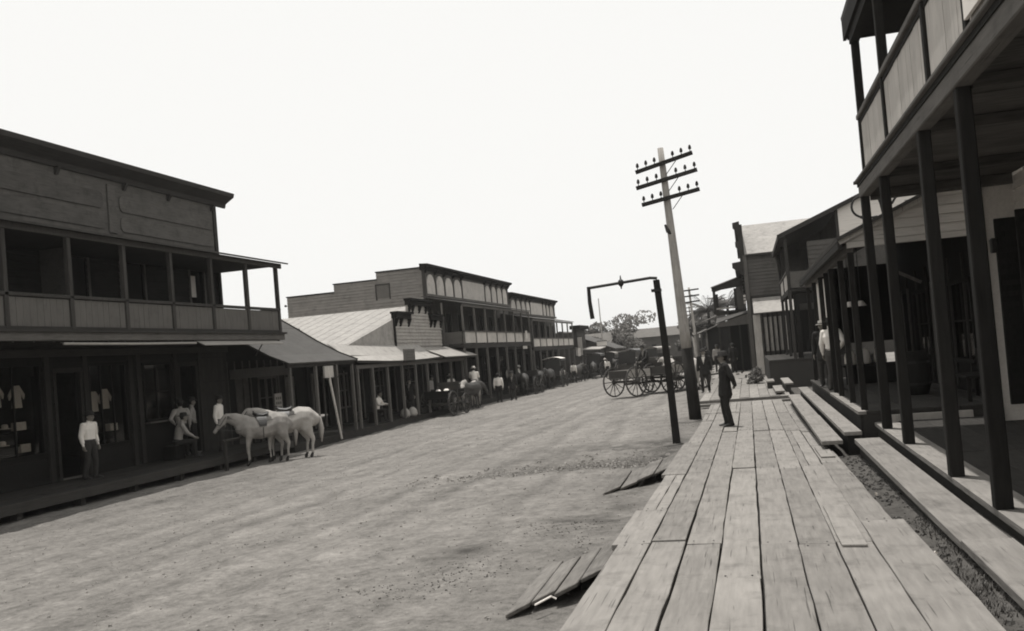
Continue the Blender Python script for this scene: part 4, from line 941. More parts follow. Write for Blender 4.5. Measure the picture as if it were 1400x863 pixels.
p3('handrail', M_fascia, 1.71, 1.85, 38, 46, 4.16, 4.24); p3('gallery_beam', M_trim, 1.70, 1.86, 38, 46, 3.3, 3.5); p3('gallery_floor', M_deckd, 1.86, 3.8, 38, 46.1, 3.4, 3.5)
p3('end_panel', M_fascia, 1.86, 3.74, 38.0, 38.05, 3.55, 4.2)
mb = MB(); slab(mb, frame('W', 3.8), 38.06, 46, .7, 3.4, [(39, 40, .75, 2.8), (41.5, 42.5, .75, 2.8), (44, 45, .75, 2.8)]); slab(mb, frame('W', 3.8), 38.06, 46, 3.5, 6.4, [(39.5, 40.4, 3.5, 5.4), (43, 44, 3.5, 5.4)]); mb.box(3.93, 7, 45.9, 46, .7, 6.5); mb.box(3.93, 7, 38.06, 38.16, .7, 3.5); mb.box(6.9, 7, 38.2, 45.8, .7, 6.8); obj('wall', mb, M_wallL, r3)
mb = MB(); clap(mb, frame('S', 46.0), 1.86, 3.8, 3.55, 5.9, bh=.17); mb.prism([(1.86, 3.5), (3.8, 3.5), (3.95, rz(3.95) - .04), (1.60, rz(1.60) - .04)], lambda x, z: (x, 46.002, z), lambda x, z: (x, 46.1, z)); obj('end_clapboards', mb, M_wallL, r3)['kind'] = 'stuff'
mb = MB(); clap(mb, frame('S', 38.06), 2.6, 3.74, 4.3, 5.3, bh=.17); mb.box(2.6, 3.74, 38.062, 38.1, 4.25, 5.35); obj('screen_clapboards', mb, M_wallL, r3)['kind'] = 'stuff'
mb = MB(); slab(mb, frame('S', 38.06), 1.9, 3.74, .75, 3.3, [(2.1, 3.5, .75, 2.9)]); obj('porch_end', mb, M_shop, r3)
o = thing('raised_platform', 'dark raised loading platform on the walk before the sloping roofed building', 'platform', (2, 42, .2))
for k in range(9): bx('floor_board', o, M_deck, .75 + k * .34, .75 + k * .34 + .33, 38.0, 50, .68, .745)
bx('skirt', o, M_trim, .75, .80, 38.05, 50, -.4, .68); bx('end_skirt', o, M_trim, .8, 3.8, 38.03, 38.08, -.4, .678)
s3 = thing('plank_step', 'short pale plank steps at the foot of the far raised platform', 'step', (1.1, 34, -.1))
for i, (x0, y0, y1, z) in enumerate([(.75, 31.9, 35.6, -.14), (1.1, 33.0, 37.2, .05), (.55, 36.0, 37.9, .02)]): bx('tread', s3, M_plank, x0, x0 + .3, y0, y1, z - .06, z, bevel=.005); bx('riser', s3, M_trim, x0 + .04, x0 + .2, y0 + .05, y1 - .05, -.4, z - .061)
# ---- R4: bracketed parapet building with pale roof
r4 = thing('bracketed_building', 'tall clapboard building with pale roof and bracketed cornices seen edge on', 'building', (.2, 50, 0))
def p4(n, m, *c, **k): return bx(n, r4, m, *c, **k)
p4('side_wall', M_wallL, .2, 6.5, 50.1, 50.2, -.4, 6.1); mb = MB(); clap(mb, frame('S', 50.1), .32, 6.5, 3.9, 6.05, bh=.18); obj('side_clapboards', mb, M_wallL, r4)['kind'] = 'stuff'
p4('parapet', M_trim, -.02, .22, 50.0, 58, 4, 7.75); p4('corner_board', M_fascia, .12, .32, 49.98, 50.09, 0, 6.1, bevel=.01)
mb = MB(); shed(mb, [[(.23, 49.9, 6.14), (6.6, 49.9, 6.14), (6.6, 54, 8.15), (.23, 54, 8.15)], [(.23, 54, 8.15), (6.6, 54, 8.15), (6.6, 58.2, 6.14), (.23, 58.2, 6.14)]], .06); obj('roof', mb, M_roofL, r4)
p4('gutter', M_trim, .3, 6.6, 49.82, 49.9, 6.02, 6.1)
for z, dx, hh in ((7.62, .36, .3), (6.62, .30, .28), (5.5, .55, .3)):
    mb = MB().prism([(0, z - .45), (-.1, z - .45), (-dx * .55, z - .2), (-dx, z), (-dx, z + hh * .8), (0, z + hh)], lambda n, q: (.1 + n, 49.9, q), lambda n, q: (.1 + n, 50.35, q)); obj('bracket', mb, M_trim, r4)
    p4('cornice', M_trim, .1 - dx * .8, .1, 50.36, 58, z, z + hh * .9)
for k in range(9): p4('quoin_block', M_pale, -.02, .099, 50.0, 50.35, 3.55 + k * .17, 3.55 + k * .17 + .11)
mb = MB(); shed(mb, [[(.42, 48.3, 2.95), (2.6, 48.3, 2.95), (2.6, 50.05, 3.78), (.42, 50.05, 3.78)]], .05); obj('lean_to_roof', mb, M_roofL, r4)
p4('lean_to_gutter', M_trim, .35, 2.6, 50.0, 50.09, 3.82, 3.92); p4('lean_to_wall', M_pale, .36, .72, 48.6, 48.7, -.2, 2.86)
for k in range(5): p4('slat_post', M_post, .80 + k * .24, .88 + k * .24, 48.5, 48.6, .7, 2.9); p4('slat_panel', M_pale, .89 + k * .24, 1.03 + k * .24, 48.62, 48.68, .95, 2.7)
p4('shop_floor_wall', M_shop, 2.0, 6.4, 48.8, 48.9, -.2, 2.9)
mb = MB(); slab(mb, frame('W', .2), 50.2, 58, -.4, 5.4, [(51, 52, 0, 2.5), (53.5, 55, .6, 2.5), (51.5, 52.4, 3.2, 5), (54.5, 55.4, 3.2, 5)]); mb.box(.33, 6.5, 57.9, 58, -.4, 6.1); mb.box(6.4, 6.5, 50.2, 57.9, -.4, 6.1); obj('front_wall', mb, M_wallL, r4)
# ---- R5: porch house with see-through gallery
r5 = thing('gallery_house', 'small house beyond with pale topped see-through upper gallery over a dark porch', 'building', (-1, 60, 0))
def p5(n, m, *c, **k): return bx(n, r5, m, *c, **k)
mb = MB(); shed(mb, [[(-1.95, 58.2, 5.05), (-1.95, 64, 5.05), (.1, 64, 5.65), (.1, 58.2, 5.65)]], .06); obj('gallery_roof', mb, M_roofL, r5)
mb = MB().prism([(-1.9, 4.78), (.05, 4.95), (.05, 5.57), (-1.9, 5.0)], lambda x, z: (x, 58.25, z), lambda x, z: (x, 58.32, z)); obj('gallery_fascia', mb, M_trim, r5)
for x in (-1.78, -.5): 
    for y in (58.3, 63.8): p5('gallery_post', M_trim, x - .08, x + .08, y, y + .14, 3.5, 4.85)
p5('gallery_wall', M_wallL, -.42, .1, 58.3, 64, 3.3, 5.1); p5('gallery_rail', M_pale, -1.7, -.5, 58.3, 58.38, 3.62, 3.72); p5('gallery_floor', M_trim, -1.9, .1, 58.3, 64, 3.4, 3.52)
mb = MB(); shed(mb, [[(-1.75, 56.2, 2.75), (.3, 56.2, 3.3), (.3, 58.2, 3.45), (-1.75, 58.2, 3.1)]], .06); obj('porch_roof', mb, M_roofD, r5)
mb = MB().prism([(-1.7, 2.5), (.3, 2.55), (.3, 3.2), (-1.7, 2.68)], lambda x, z: (x, 56.25, z), lambda x, z: (x, 56.33, z)); obj('porch_gable', mb, M_fascia, r5)
for x in (-1.6, -1.0, -.4, .1): p5('porch_post', M_trim, x - .05, x + .05, 56.3, 56.4, -.3, 2.55)
p5('wall', M_shop, -1.0, .2, 58.4, 64, -.3, 3.4)
# farther shacks on the right
r6 = thing('far_shack', 'far low porch shack with pale awning roofs under the palms', 'building', (-2.8, 80, 0))
mb = MB(); shed(mb, [[(-4.2, 76, 2.3), (-2.2, 76, 3.0), (-2.2, 80, 3.2), (-4.2, 80, 2.5)]], .08); shed(mb, [[(-4.4, 82, 3.2), (-2.4, 82, 3.9), (-2.4, 88, 4.2), (-4.4, 88, 3.4)]], .08); obj('awning_roof', mb, M_fascia, r6)
bx('wall', r6, M_shop, -3.2, 1.5, 77, 95, -.3, 3.0)
for x, y in ((-4.0, 76.2), (-3.2, 76.2), (-4.2, 82.2), (-4.2, 87.5)): bx('porch_post', r6, M_fascia, x - .05, x + .05, y, y + .1, -.3, 2.6)

# ================================================================= FAR END OF THE STREET
def gable_house(name, label, x0, x1, y0, y1, h, rh, m, mr, axis='x', ov=.4, nwin=0):
    b = thing(name, label, 'building', ((x0 + x1) / 2, y0, -.6)); mb = MB(); mb.box(x0, x1, y0, y1, -1, h); obj('wall', mb, m, b)
    mb = MB()
    if axis == 'x':
        yc = (y0 + y1) / 2; shed(mb, [[(x0 - ov, y0 - ov, h - .1), (x1 + ov, y0 - ov, h - .1), (x1 + ov, yc, h + rh), (x0 - ov, yc, h + rh)], [(x0 - ov, yc, h + rh), (x1 + ov, yc, h + rh), (x1 + ov, y1 + ov, h - .1), (x0 - ov, y1 + ov, h - .1)]], .1)
    else:
        xc = (x0 + x1) / 2; shed(mb, [[(x0 - ov, y0 - ov, h - .1), (xc, y0 - ov, h + rh), (xc, y1, h + rh), (x0 - ov, y1, h - .1)], [(xc, y0 - ov, h + rh), (x1 + ov, y0 - ov, h - .1), (x1 + ov, y1, h - .1), (xc, y1, h + rh)]], .1)
        g_ = MB().prism([(x0, h), (x1, h), (xc, h + rh - .1)], lambda x, z: (x, y0 + .01, z), lambda x, z: (x, y0 + .1, z)); obj('gable', g_, m, b)
    obj('roof', mb, mr, b)
    for k in range(nwin):
        u = x0 + (x1 - x0) * (k + .5) / nwin; bx('window', b, M_shop, u - .35, u + .35, y0 - .04, y0 - .005, .6, 1.9)
    return b
gable_house('long_roofed_building', 'long low dark building closing the far end of the street', -24, -7.0, 138, 148, 3.2, 1.3, M_wallL, M_fascia, 'x', .6, 9)
b6 = thing('narrow_shop', 'narrow shop with flared parapet cap past the far balcony on the left', 'building', (-16, 86, -.6))
bx('wall', b6, M_wallL, -24, -16.0, 85, 92, -1, 3.6); bx('parapet', b6, M_trim, -16.0, -15.6, 85.5, 90, 2.2, 3.9); bx('cornice', b6, M_shop, -16.2, -15.2, 85.2, 90.3, 3.9, 4.25); bx('panel', b6, M_pale, -15.85, -15.2, 85.6, 85.7, 1.4, 3.1)
gable_house('far_gabled_shop', 'far shop with dark gable roof and small white sign on the left', -24, -13.4, 93, 102, 1.9, 2.1, M_wallL, M_roofD, 'y', .3)
s_ = thing('far_sign', 'small white sign board on the far gabled shop', 'sign', (-14, 92.8, 2.2)); bx('sign_board', s_, M_paper, -14.9, -13.9, 92.55, 92.6, 2.15, 2.6); bx('sign_hanger', s_, M_trim, -14.9, -13.9, 92.5, 92.6, 2.62, 2.68)
a_ = thing('far_awning', 'pale awning standing out over the far left walk', 'awning', (-14.5, 88, 1.9)); mb = MB(); shed(mb, [[(-15.3, 86, 1.95), (-13.6, 86, 1.85), (-13.6, 90, 2.05), (-15.3, 90, 2.15)]], .08); obj('awning_sheet', mb, M_awn, a_)
for x, y in ((-13.7, 86.1), (-13.7, 89.8), (-15.2, 86.1)): bx('awning_post', a_, M_trim, x - .05, x + .05, y, y + .1, -.9, 1.85)
for i, (x, w_, d, h, rh, l) in enumerate([(-21, 7, 118, 2.6, 1.4, 'distant low house with mid grey roof left of the street end'), (-33, 10, 125, 3.2, 1.8, 'distant wide house roof behind the left stores'), (-4.5, 5, 128, 2.4, 1.2, 'distant small house right of the long dark building'), (3, 9, 150, 4.0, 2, 'distant broad house behind the palms')]):
    gable_house('distant_house', l, x - w_ / 2, x + w_ / 2, d, d + 8, h, rh, M_wallL, M_fascia, 'x', .4, 3)

def crown(name, parent, c, rad3, n, leaf, m, clumps=9):
    mb = MB(); cs = [(Vector((random.gauss(0, .5), random.gauss(0, .5), random.gauss(0, .42))), random.uniform(.28, .55)) for _ in range(clumps)]
    for _ in range(n):
        cc_, r = random.choice(cs); d = Vector((random.gauss(0, 1), random.gauss(0, 1), random.gauss(0, 1))).normalized() * r * random.uniform(.55, 1.05) ** .6
        p = cc_ + d; p = Vector((c[0] + p.x * rad3[0], c[1] + p.y * rad3[1], c[2] + p.z * rad3[2]))
        a = Vector((random.gauss(0, 1), random.gauss(0, 1), random.gauss(0, 1))).normalized(); b = a.orthogonal().normalized(); s = leaf * random.uniform(.6, 1.3)
        mb.add([p - a * s, p + b * s * .5, p + a * s, p - b * s * .5], [(0, 1, 2, 3)])
    return obj(name, mb, m, parent, fix=False)
def tree(label, x, y, h, r, n=2600, leaf=.22, tr=.18, group='trees at the far end of the street', zc=.72):
    t = thing('leafy_tree', label, 'tree', (x, y, -.6), group=group)
    top = Vector((x, y, h * zc)); mb = MB().tube([(x, y, -.7), (x + .1, y, h * .3), (x - .1, y, h * .5), top], [tr * 1.5, tr, tr * .8, tr * .3], 8)
    for k in range(7):
        a = random.uniform(0, 6.28); s = Vector((x, y, h * random.uniform(.3, .55))); e = Vector((x + math.cos(a) * r * .7, y + math.sin(a) * r * .7, h * random.uniform(.65, .9))); mb.tube([s, s.lerp(e, .5) + Vector((0, 0, .2)), e], [tr * .6, tr * .4, tr * .12], 6)
    obj('trunk', mb, M_tar, t); crown('crown', t, (x, y, h * .72), (r, r, h * .34), n, leaf, M_leaf)
    return t
random.seed(77)
tree('broad bushy tree with open top left of the street end, the tallest of the clump', -17.0, 132, 6.1, 3.2, 1500, .24)
tree('smaller bushy tree left of the tallest one at the street end', -20.8, 128, 5.2, 2.3, 1800, .24)
tree('low dark tree against the long dark building', -16.0, 120, 4.0, 2.4, 2000, .2)
tree('low tree farthest left in the clump by the far gabled shop', -19.5, 112, 3.4, 2.2, 1800, .2)
tree('rounded dark tree below the palm fronds on the right', -5.2, 100, 4.6, 2.2, 3000, .18)
tree('dark tree behind the far right shack', -3.4, 104, 5.4, 2.0, 2600, .2)
def palm(label, x, y, h, fr_=16, L=2.6, lean=0):
    t = thing('palm_tree', label, 'palm', (x, y, -.5), group='palms above the far right shacks')
    top = Vector((x + lean, y, h)); obj('trunk', MB().tube([(x, y, -.6), (x + lean * .4, y, h * .5), top], [.22, .16, .13], 8), M_tar, t)
    for k in range(fr_):
        a = 2 * math.pi * k / fr_ + random.uniform(-.2, .2); up_ = random.uniform(.1, 1.9); pts = []
        for i in range(9):
            s = i / 8; pts.append(top + Vector((math.cos(a) * L * s * (1 - .12 * s), math.sin(a) * L * s * (1 - .12 * s), up_ * L * s * .62 - L * .62 * s * s * (1.15 - .12 * up_))))
        mb = MB().tube(pts, [.03 * (1 - .8 * i / 8) for i in range(9)], 4)
        sd = Vector((-math.sin(a), math.cos(a), 0))
        for i in range(24):
            s = .12 + .86 * i / 24; f = s * 8; j = int(f); p = pts[j].lerp(pts[min(8, j + 1)], f - j); ln = .55 * math.sin(math.pi * min(1, s + .12)) * L / 2.6 + .1
            for g in (-1, 1):
                e = p + sd * g * ln * .8 + Vector((math.cos(a), math.sin(a), 0)) * ln * .4 - Vector((0, 0, ln * .45)); w_ = Vector((math.cos(a), math.sin(a), 0)) * .06
                mb.add([p - w_, p + w_, e], [(0, 1, 2)])
        obj('frond', mb, M_leaf2, t, fix=False)
palm('tall feathery palm standing left of the see-through gallery', -3.5, 92, 4.7, 30, 2.9)
palm('second palm seen through the open gallery', -1.7, 96, 5.2, 26, 2.6)
palm('lowest palm left of the taller two', -4.5, 99, 3.6, 22, 2.4)
# shrub behind the man by the platform
t = thing('leafy_shrub', 'dark shrub growing by the corner of the raised platform', 'shrub', (.2, 41, -.3)); obj('stem', MB().tube([(.2, 41, -.35), (.25, 41, .4)], .04, 6), M_tar, t); crown('foliage', t, (.25, 41, .05), (.5, .8, .38), 900, .07, M_leaf, 7)
# far wood behind everything
mb = MB(); random.seed(9)
for _ in range(5200):
    x = random.uniform(-70, 30); y = random.uniform(175, 195); z = random.uniform(-.5, 3.6 + 1.3 * math.sin(x * .21) + .8 * math.sin(x * .63)); s = random.uniform(.4, .9)
    a = Vector((random.gauss(0, 1), random.gauss(0, 1), random.gauss(0, 1))).normalized(); b = a.orthogonal(); p = Vector((x, y, z)); mb.add([p - a * s, p + b * s * .6, p + a * s, p - b * s * .6], [(0, 1, 2, 3)])
o = obj('far_wood', mb, M_leaf, fix=False); o['kind'] = 'stuff'; tag(o, 'low band of distant trees beyond the town', 'woods')

# ================================================================= POLES, BRACKET POST
def tele(label, base, top, arms, w_, rr=(.15, .09), lower=None):
    t = thing('telegraph_pole', label, 'pole', base, group='telegraph poles down the right side'); B, T = Vector(base), Vector(top)
    f_ = lambda s: B.lerp(T, s)
    n = 10; obj('shaft', MB().tube([f_(lower + (1 - lower) * i / n) if lower else f_(i / n) for i in range(n + 1)], [rr[0] + (rr[1] - rr[0]) * i / n * 1.0 for i in range(n + 1)], 12), M_pole, t, smooth=True)
    if lower: obj('tarred_base', MB().tube([B - Vector((0, 0, .3)), f_(lower * .5), f_(lower + .002)], [rr[0] + .03, rr[0] + .02, rr[0] + .012], 12), M_tar, t, smooth=True)
    return t, f_
tp, tf = tele('tall pale telegraph pole with three cross arms and tarred foot beside the walk', (-1.62, 26.57, -.5), (-1.95, 26.57, 7.38), 3, 0, (.15, .085), .26)
for (xl, zl, xr, zr_) in [(-2.70, 6.74, -1.05, 7.10), (-2.72, 6.28, -.96, 6.60), (-2.60, 5.78, -.94, 6.04)]:
    # arms stand square to the pole and are level within its lean
    xc, zc = (xl + xr) / 2, (zl + zr_) / 2; dx = (xr - xl) / 2; dz = (zr_ - zl) / 2
    arm = obj('cross_arm', MB().beam((xc - dx, 26.41, zc - dz), (xc + dx, 26.41, zc + dz), .09, .11), M_tar, tp, bevel=.008)
    for s in (-.92, -.62, -.32, .32, .62, .92):
        p = Vector((xc + dx * s, 26.41, zc + dz * s + .055)); obj('insulator', MB().lathe([(.012, 0), (.012, .06), (.04, .065), (.045, .11), (.03, .17), (.012, .19)], 8, p), M_tar, arm)
    obj('arm_brace', MB().tube([(xc + .35, 26.43, zc + .03), (xc + .03, 26.45, zc - .35)], .012, 5), M_black, arm)
obj('pole_cleat', MB().tube([(-2.0, 26.5, 5.15), (-1.93, 26.45, 4.95), (-1.84, 26.5, 4.85)], [.03, .06, .03], 6), M_tar, tp)
for lb, x, y, z1, aw in (('second telegraph pole half hidden behind the nearest pole', -4.35, 79, 6.4, .82), ('third and most distant telegraph pole seen past the nearest pole', -7.2, 126, 6.7, .82)):
    t, f_ = tele(lb, (x + .2, y, -.5), (x - .1, y, z1), 3, 0, (.13, .09))
    for k in range(3):
        z = z1 - .25 - k * .5; arm = obj('cross_arm', MB().beam((x - aw - .1, y - .12, z - .03), (x + aw - .1, y - .12, z + .05), .12, .12), M_tar, t)
wp = thing('pale_mast', 'thin pale mast standing past the far left shops', 'mast', (-15.46, 100, 0)); obj('shaft', MB().tube([(-15.4, 100, -.9), (-15.5, 100, 7.3)], [.09, .05], 8), M_pole, wp); obj('cap', MB().lathe([(.07, 0), (.02, .15)], 8, (-15.5, 100, 7.3)), M_pole, wp)
wp = thing('pale_mast', 'thin pale mast before the long dark building at the street end', 'mast', (-9.5, 110, 0)); obj('shaft', MB().tube([(-9.3, 110, -.9), (-9.5, 110, 4.0)], [.11, .08], 8), M_pale, wp); obj('cap', MB().lathe([(.09, 0), (.02, .12)], 8, (-9.5, 110, 4.0)), M_pale, wp)
# bracket post
bp_ = thing('bracket_post', 'dark post at the street edge with a long iron arm bent down at its end', 'post', (-1.70, 20.3, -.45))
obj('post', MB().tube([(-1.69, 20.3, -.7), (-1.74, 20.3, 1.3), (-1.83, 20.3, 3.16)], [.115, .10, .095], 4, side=(.7, .7, 0)), M_post, bp_, bevel=.006)
arm = obj('iron_arm', MB().tube([(-1.80, 20.22, 3.19), (-1.95, 20.2, 3.21), (-3.34, 20.2, 3.12)], .032, 8), M_black, bp_)
obj('iron_arm', MB().tube([(-3.33, 20.2, 3.15), (-3.33, 20.2, 2.8), (-3.30, 20.2, 2.43)], [.04, .045, .05], 8), M_black, bp_)
obj('finial', MB().lathe([(.01, -.14), (.02, -.09), (.055, -.05), (.07, 0), (.055, .05), (.02, .08), (.01, .16)], 10, (-2.6, 20.2, 3.17)), M_black, bp_); obj('strap', MB().box(-1.95, -1.74, 20.19, 20.41, 2.9, 2.96), M_black, bp_)

# ================================================================= PEOPLE, HORSES, WAGONS
def fuse(lofts, voxel, smooth=2):
    """union of tapered lofts as one continuous skin (voxel remesh), returned as mesh data"""
    mb = MB()
    for pts, rs, kw in lofts: 
        pts = [Vector(p) for p in pts]; rs = [r if isinstance(r, (tuple, list)) else (r, r) for r in rs]
        d0 = (pts[0] - pts[1]).normalized(); d1 = (pts[-1] - pts[-2]).normalized()
        def cap(p, d, r): m_ = min(r); return [(p + d * m_ * .55, (r[0] * .8, r[1] * .8)), (p + d * m_ * .9, (r[0] * .4, r[1] * .4))]
        a = cap(pts[0], d0, rs[0])[::-1]; b = cap(pts[-1], d1, rs[-1])
        mb.tube([x[0] for x in a] + pts + [x[0] for x in b], [x[1] for x in a] + rs + [x[1] for x in b], n=10, side=kw.get('side'))
    me = bpy.data.meshes.new('tmp'); me.from_pydata(mb.v, [], mb.f)
    bm = bmesh.new(); bm.from_mesh(me); bmesh.ops.recalc_face_normals(bm, faces=bm.faces); bm.to_mesh(me); bm.free()
    ob = bpy.data.objects.new('tmp', me); COL.objects.link(ob)
    r = ob.modifiers.new('r', 'REMESH'); r.mode = 'VOXEL'; r.voxel_size = voxel; r.use_smooth_shade = True
    if smooth: s = ob.modifiers.new('s', 'SMOOTH'); s.iterations = smooth; s.factor = .5
    dg = bpy.context.evaluated_depsgraph_get(); dg.update(); out = bpy.data.meshes.new_from_object(ob.evaluated_get(dg))
    bpy.data.objects.remove(ob); bpy.data.meshes.remove(me)
    return out
def paint(me, mats, segs):
    """material per face from the nearest bone segment; segs: (p0, p1, radius, material index)"""
    for m in mats: me.materials.append(m)
    n = len(me.polygons); c = np.empty(n * 3); me.polygons.foreach_get('center', c); c = c.reshape(-1, 3)
    best = np.full(n, 1e9); idx = np.zeros(n, int)
    for p0, p1, r, k in segs:
        a, b = np.array(p0), np.array(p1); d = b - a; t = np.clip(((c - a) @ d) / max(d @ d, 1e-9), 0, 1)
        dist = np.linalg.norm(c - (a + t[:, None] * d), axis=1) - r; w = dist < best; best[w] = dist[w]; idx[w] = k
    me.polygons.foreach_set('material_index', idx); me.polygons.foreach_set('use_smooth', [True] * n)
def meshobj(name, me, parent, m=None):
    me.name = name
    if m: me.materials.append(m)
    o = bpy.data.objects.new(name, me); COL.objects.link(o); o.parent = parent; return o

def person(label, x, y, z, face, h=1.68, shirt=M_white, trousers=M_trouser, coat=None, hat='felt', pose='stand', arms='down', vox=.017, group=None, lean=0, stance=.0, skin=M_skin, apron=False, bulk=1.1):
    """built facing +Y at the origin, then scaled and turned; face = heading in degrees (0 = +Y, 90 = -X)"""
    t = thing('person', label, 'person', (0, 0, 0), 0, group)
    V = Vector
    if pose == 'sit':
        pel = V((0, 0, .50)); hipz = .50; ch = V((0, .10, .95)); nk = V((0, .16, 1.12)); hd = V((0, .22, 1.27))
        knees = [V((s * .16, .42, .52)) for s in (-1, 1)]; ank = [V((s * .15, .45, .10)) for s in (-1, 1)]; toe = [V((s * .17, .62, .05)) for s in (-1, 1)]
        hips = [V((s * .09, 0, .50)) for s in (-1, 1)]; sh = [V((s * .18, .13, 1.05)) for s in (-1, 1)]
    elif pose == 'ride':
        pel = V((0, 0, .95)); ch = V((0, .03, 1.34)); nk = V((0, .05, 1.5)); hd = V((0, .08, 1.64))
        hips = [V((s * .10, 0, .92)) for s in (-1, 1)]; knees = [V((s * .30, .28, .68)) for s in (-1, 1)]; ank = [V((s * .32, .18, .28)) for s in (-1, 1)]; toe = [V((s * .34, .34, .24)) for s in (-1, 1)]; sh = [V((s * .18, .04, 1.43)) for s in (-1, 1)]
    else:
        L = lean
        pel = V((0, 0, .94)); ch = V((0, -.02 + L * .12, 1.30)); nk = V((0, L * .2, 1.465)); hd = V((0, .02 + L * .24, 1.60))
        hips = [V((s * .085, 0, .92)) for s in (-1, 1)]; knees = [V((s * .10, .03 + s * stance * .5, .49)) for s in (-1, 1)]
        ank = [V((s * .105, -.03 + s * stance, .09)) for s in (-1, 1)]; toe = [V((s * .125, .13 + s * stance, .035)) for s in (-1, 1)]; sh = [V((s * .175, L * .18 - .01, 1.415)) for s in (-1, 1)]
    el, wr, hn = [], [], []
    for i, s in enumerate((-1, 1)):
        S = sh[i]; a = arms[i] if isinstance(arms, (tuple, list)) else arms
        if a == 'down': e = S + V((s * .055, -.03, -.28)); w_ = e + V((s * .01, .05, -.25)); hh = w_ + V((0, .02, -.08))
        elif a == 'hip': e = S + V((s * .17, -.10, -.24)); w_ = e + V((-s * .16, .12, -.16)); hh = w_ + V((-s * .05, .05, -.03))
        elif a == 'back': e = S + V((s * .07, -.10, -.27)); w_ = e + V((-s * .12, -.07, -.20)); hh = w_ + V((-s * .07, .0, -.03))
        elif a == 'fwd': e = S + V((s * .05, .10, -.25)); w_ = e + V((-s * .04, .24, -.02)); hh = w_ + V((-s * .02, .08, -.01))
        elif a == 'lap': e = S + V((s * .05, .12, -.25)); w_ = e + V((-s * .06, .20, -.16)); hh = w_ + V((-s * .04, .07, -.03))
        else: e = S + V((s * .10, .12, -.20)); w_ = e + V((-s * .05, .12, .2)); hh = w_ + V((0, .02, .08))
        el.append(e); wr.append(w_); hn.append(hh)
    X = (1, 0, 0); lof = []
    waist = pel.lerp(ch, .42)
    lof.append(([pel - V((0, 0, .04)), pel + V((0, 0, .05)), waist, ch, ch.lerp(nk, .55)], [(.155, .115), (.15, .112), (.135, .10), (.168, .118), (.14, .085)], {'side': X}))
    lof.append(([sh[0] + V((.03, 0, 0)), ch.lerp(nk, .72), sh[1] - V((.03, 0, 0))], [(.055, .06), (.06, .07), (.055, .06)], {}))
    lof.append(([ch.lerp(nk, .7), nk, nk.lerp(hd, .5)], [(.065, .065), (.055, .058), (.052, .056)], {'side': X}))
    fw = (hd - nk); 
    lof.append(([hd + V((0, .015, -.085)), hd + V((0, .012, -.03)), hd + V((0, 0, .04)), hd + V((0, -.01, .09))], [(.042, .055), (.066, .082), (.076, .094), (.060, .078)], {'side': X}))
    lof.append(([hd + V((0, .085, .02)), hd + V((0, .105, -.012)), hd + V((0, .088, -.022))], [.009, .014, .012], {}))          # nose
    lof.append(([hd + V((-.02, .083, -.055)), hd + V((.02, .083, -.055))], [.010, .010], {}))                                    # lips
    for s in (-1, 1): lof.append(([hd + V((s * .076, -.005, .015)), hd + V((s * .080, -.008, -.02))], [(.012, .02), (.010, .014)], {}))  # ears
    segs = [(pel, waist, .13, 1), (waist, ch, .15, 1), (ch, ch.lerp(nk, .8), .12, 1), (nk, hd, .055, 0), (hd - V((0, 0, .06)), hd + V((0, 0, .06)), .08, 0), (sh[0], sh[1], .06, 1), (pel - V((0, 0, .06)), pel + V((0, 0, .02)), .16, 2)]
    for i, s in enumerate((-1, 1)):
        lof.append(([sh[i], sh[i].lerp(el[i], .5), el[i]], [.060, .052, .042], {})); lof.append(([el[i], el[i].lerp(wr[i], .4), wr[i]], [.043, .041, .029], {}))
        d = (hn[i] - wr[i]).normalized(); side = V((1, 0, 0)) if abs(d.x) < .8 else V((0, 1, 0)); lat = d.cross(side).normalized()
        lof.append(([wr[i], hn[i]], [(.020, .030), (.017, .040)], {'side': side}))
        for k, (o_, l_) in enumerate(((-.030, .062), (-.010, .074), (.010, .070), (.029, .055))):
            b0 = hn[i] + lat * o_ + d * .01; b1 = b0 + d * l_ * .55 + side * (-s) * .008; b2 = b1 + d * l_ * .4 - side * s * .022; lof.append(([b0, b1, b2], [.0105, .0095, .008], {}))
        tb = wr[i].lerp(hn[i], .5) + lat * .028; lof.append(([tb, tb + lat * .02 + d * .03, tb + lat * .018 + d * .065 - side * s * .012], [.013, .011, .009], {}))
        lof.append(([hips[i], hips[i].lerp(knees[i], .4), knees[i]], [(.092, .10), (.085, .09), (.062, .066)], {'side': X})); lof.append(([knees[i], knees[i].lerp(ank[i], .35), ank[i]], [(.062, .066), (.06, .066), (.052, .056)], {'side': X}))
        lof.append(([ank[i] + V((0, -.03, -.035)), ank[i].lerp(toe[i], .5) - V((0, 0, .015)), toe[i]], [(.040, .045), (.042, .036), (.036, .022)], {'side': X}))
        segs += [(sh[i], el[i], .055, 1), (el[i], wr[i], .04, 1), (wr[i] + d * .03, hn[i] + d * .08, .035, 0), (hips[i], knees[i], .085, 2), (knees[i], ank[i], .06, 2), (ank[i] - V((0, .05, .07)), toe[i], .035, 3)]
    body = fuse(lof, vox, 2); paint(body, [skin, shirt, trousers, M_leather], segs); meshobj('body', body, t)
    # hair cap and face details
    hr = fuse([([hd + V((0, -.02, .0)), hd + V((0, -.022, .05)), hd + V((0, -.02, .088))], [(.080, .082), (.082, .092), (.06, .075)], {'side': X})], .014, 1); meshobj('hair', hr, t, M_hair)
    mb = MB()
    for s in (-1, 1): mb.lathe([(.002, -.008), (.011, -.003), (.011, .003), (.002, .008)], 6, hd + V((s * .030, .088, .018)))
    mb.box(hd.x - .03, hd.x + .03, hd.y + .082, hd.y + .102, hd.z - .042, hd.z - .036); obj('eyes', mb, M_hair, t)
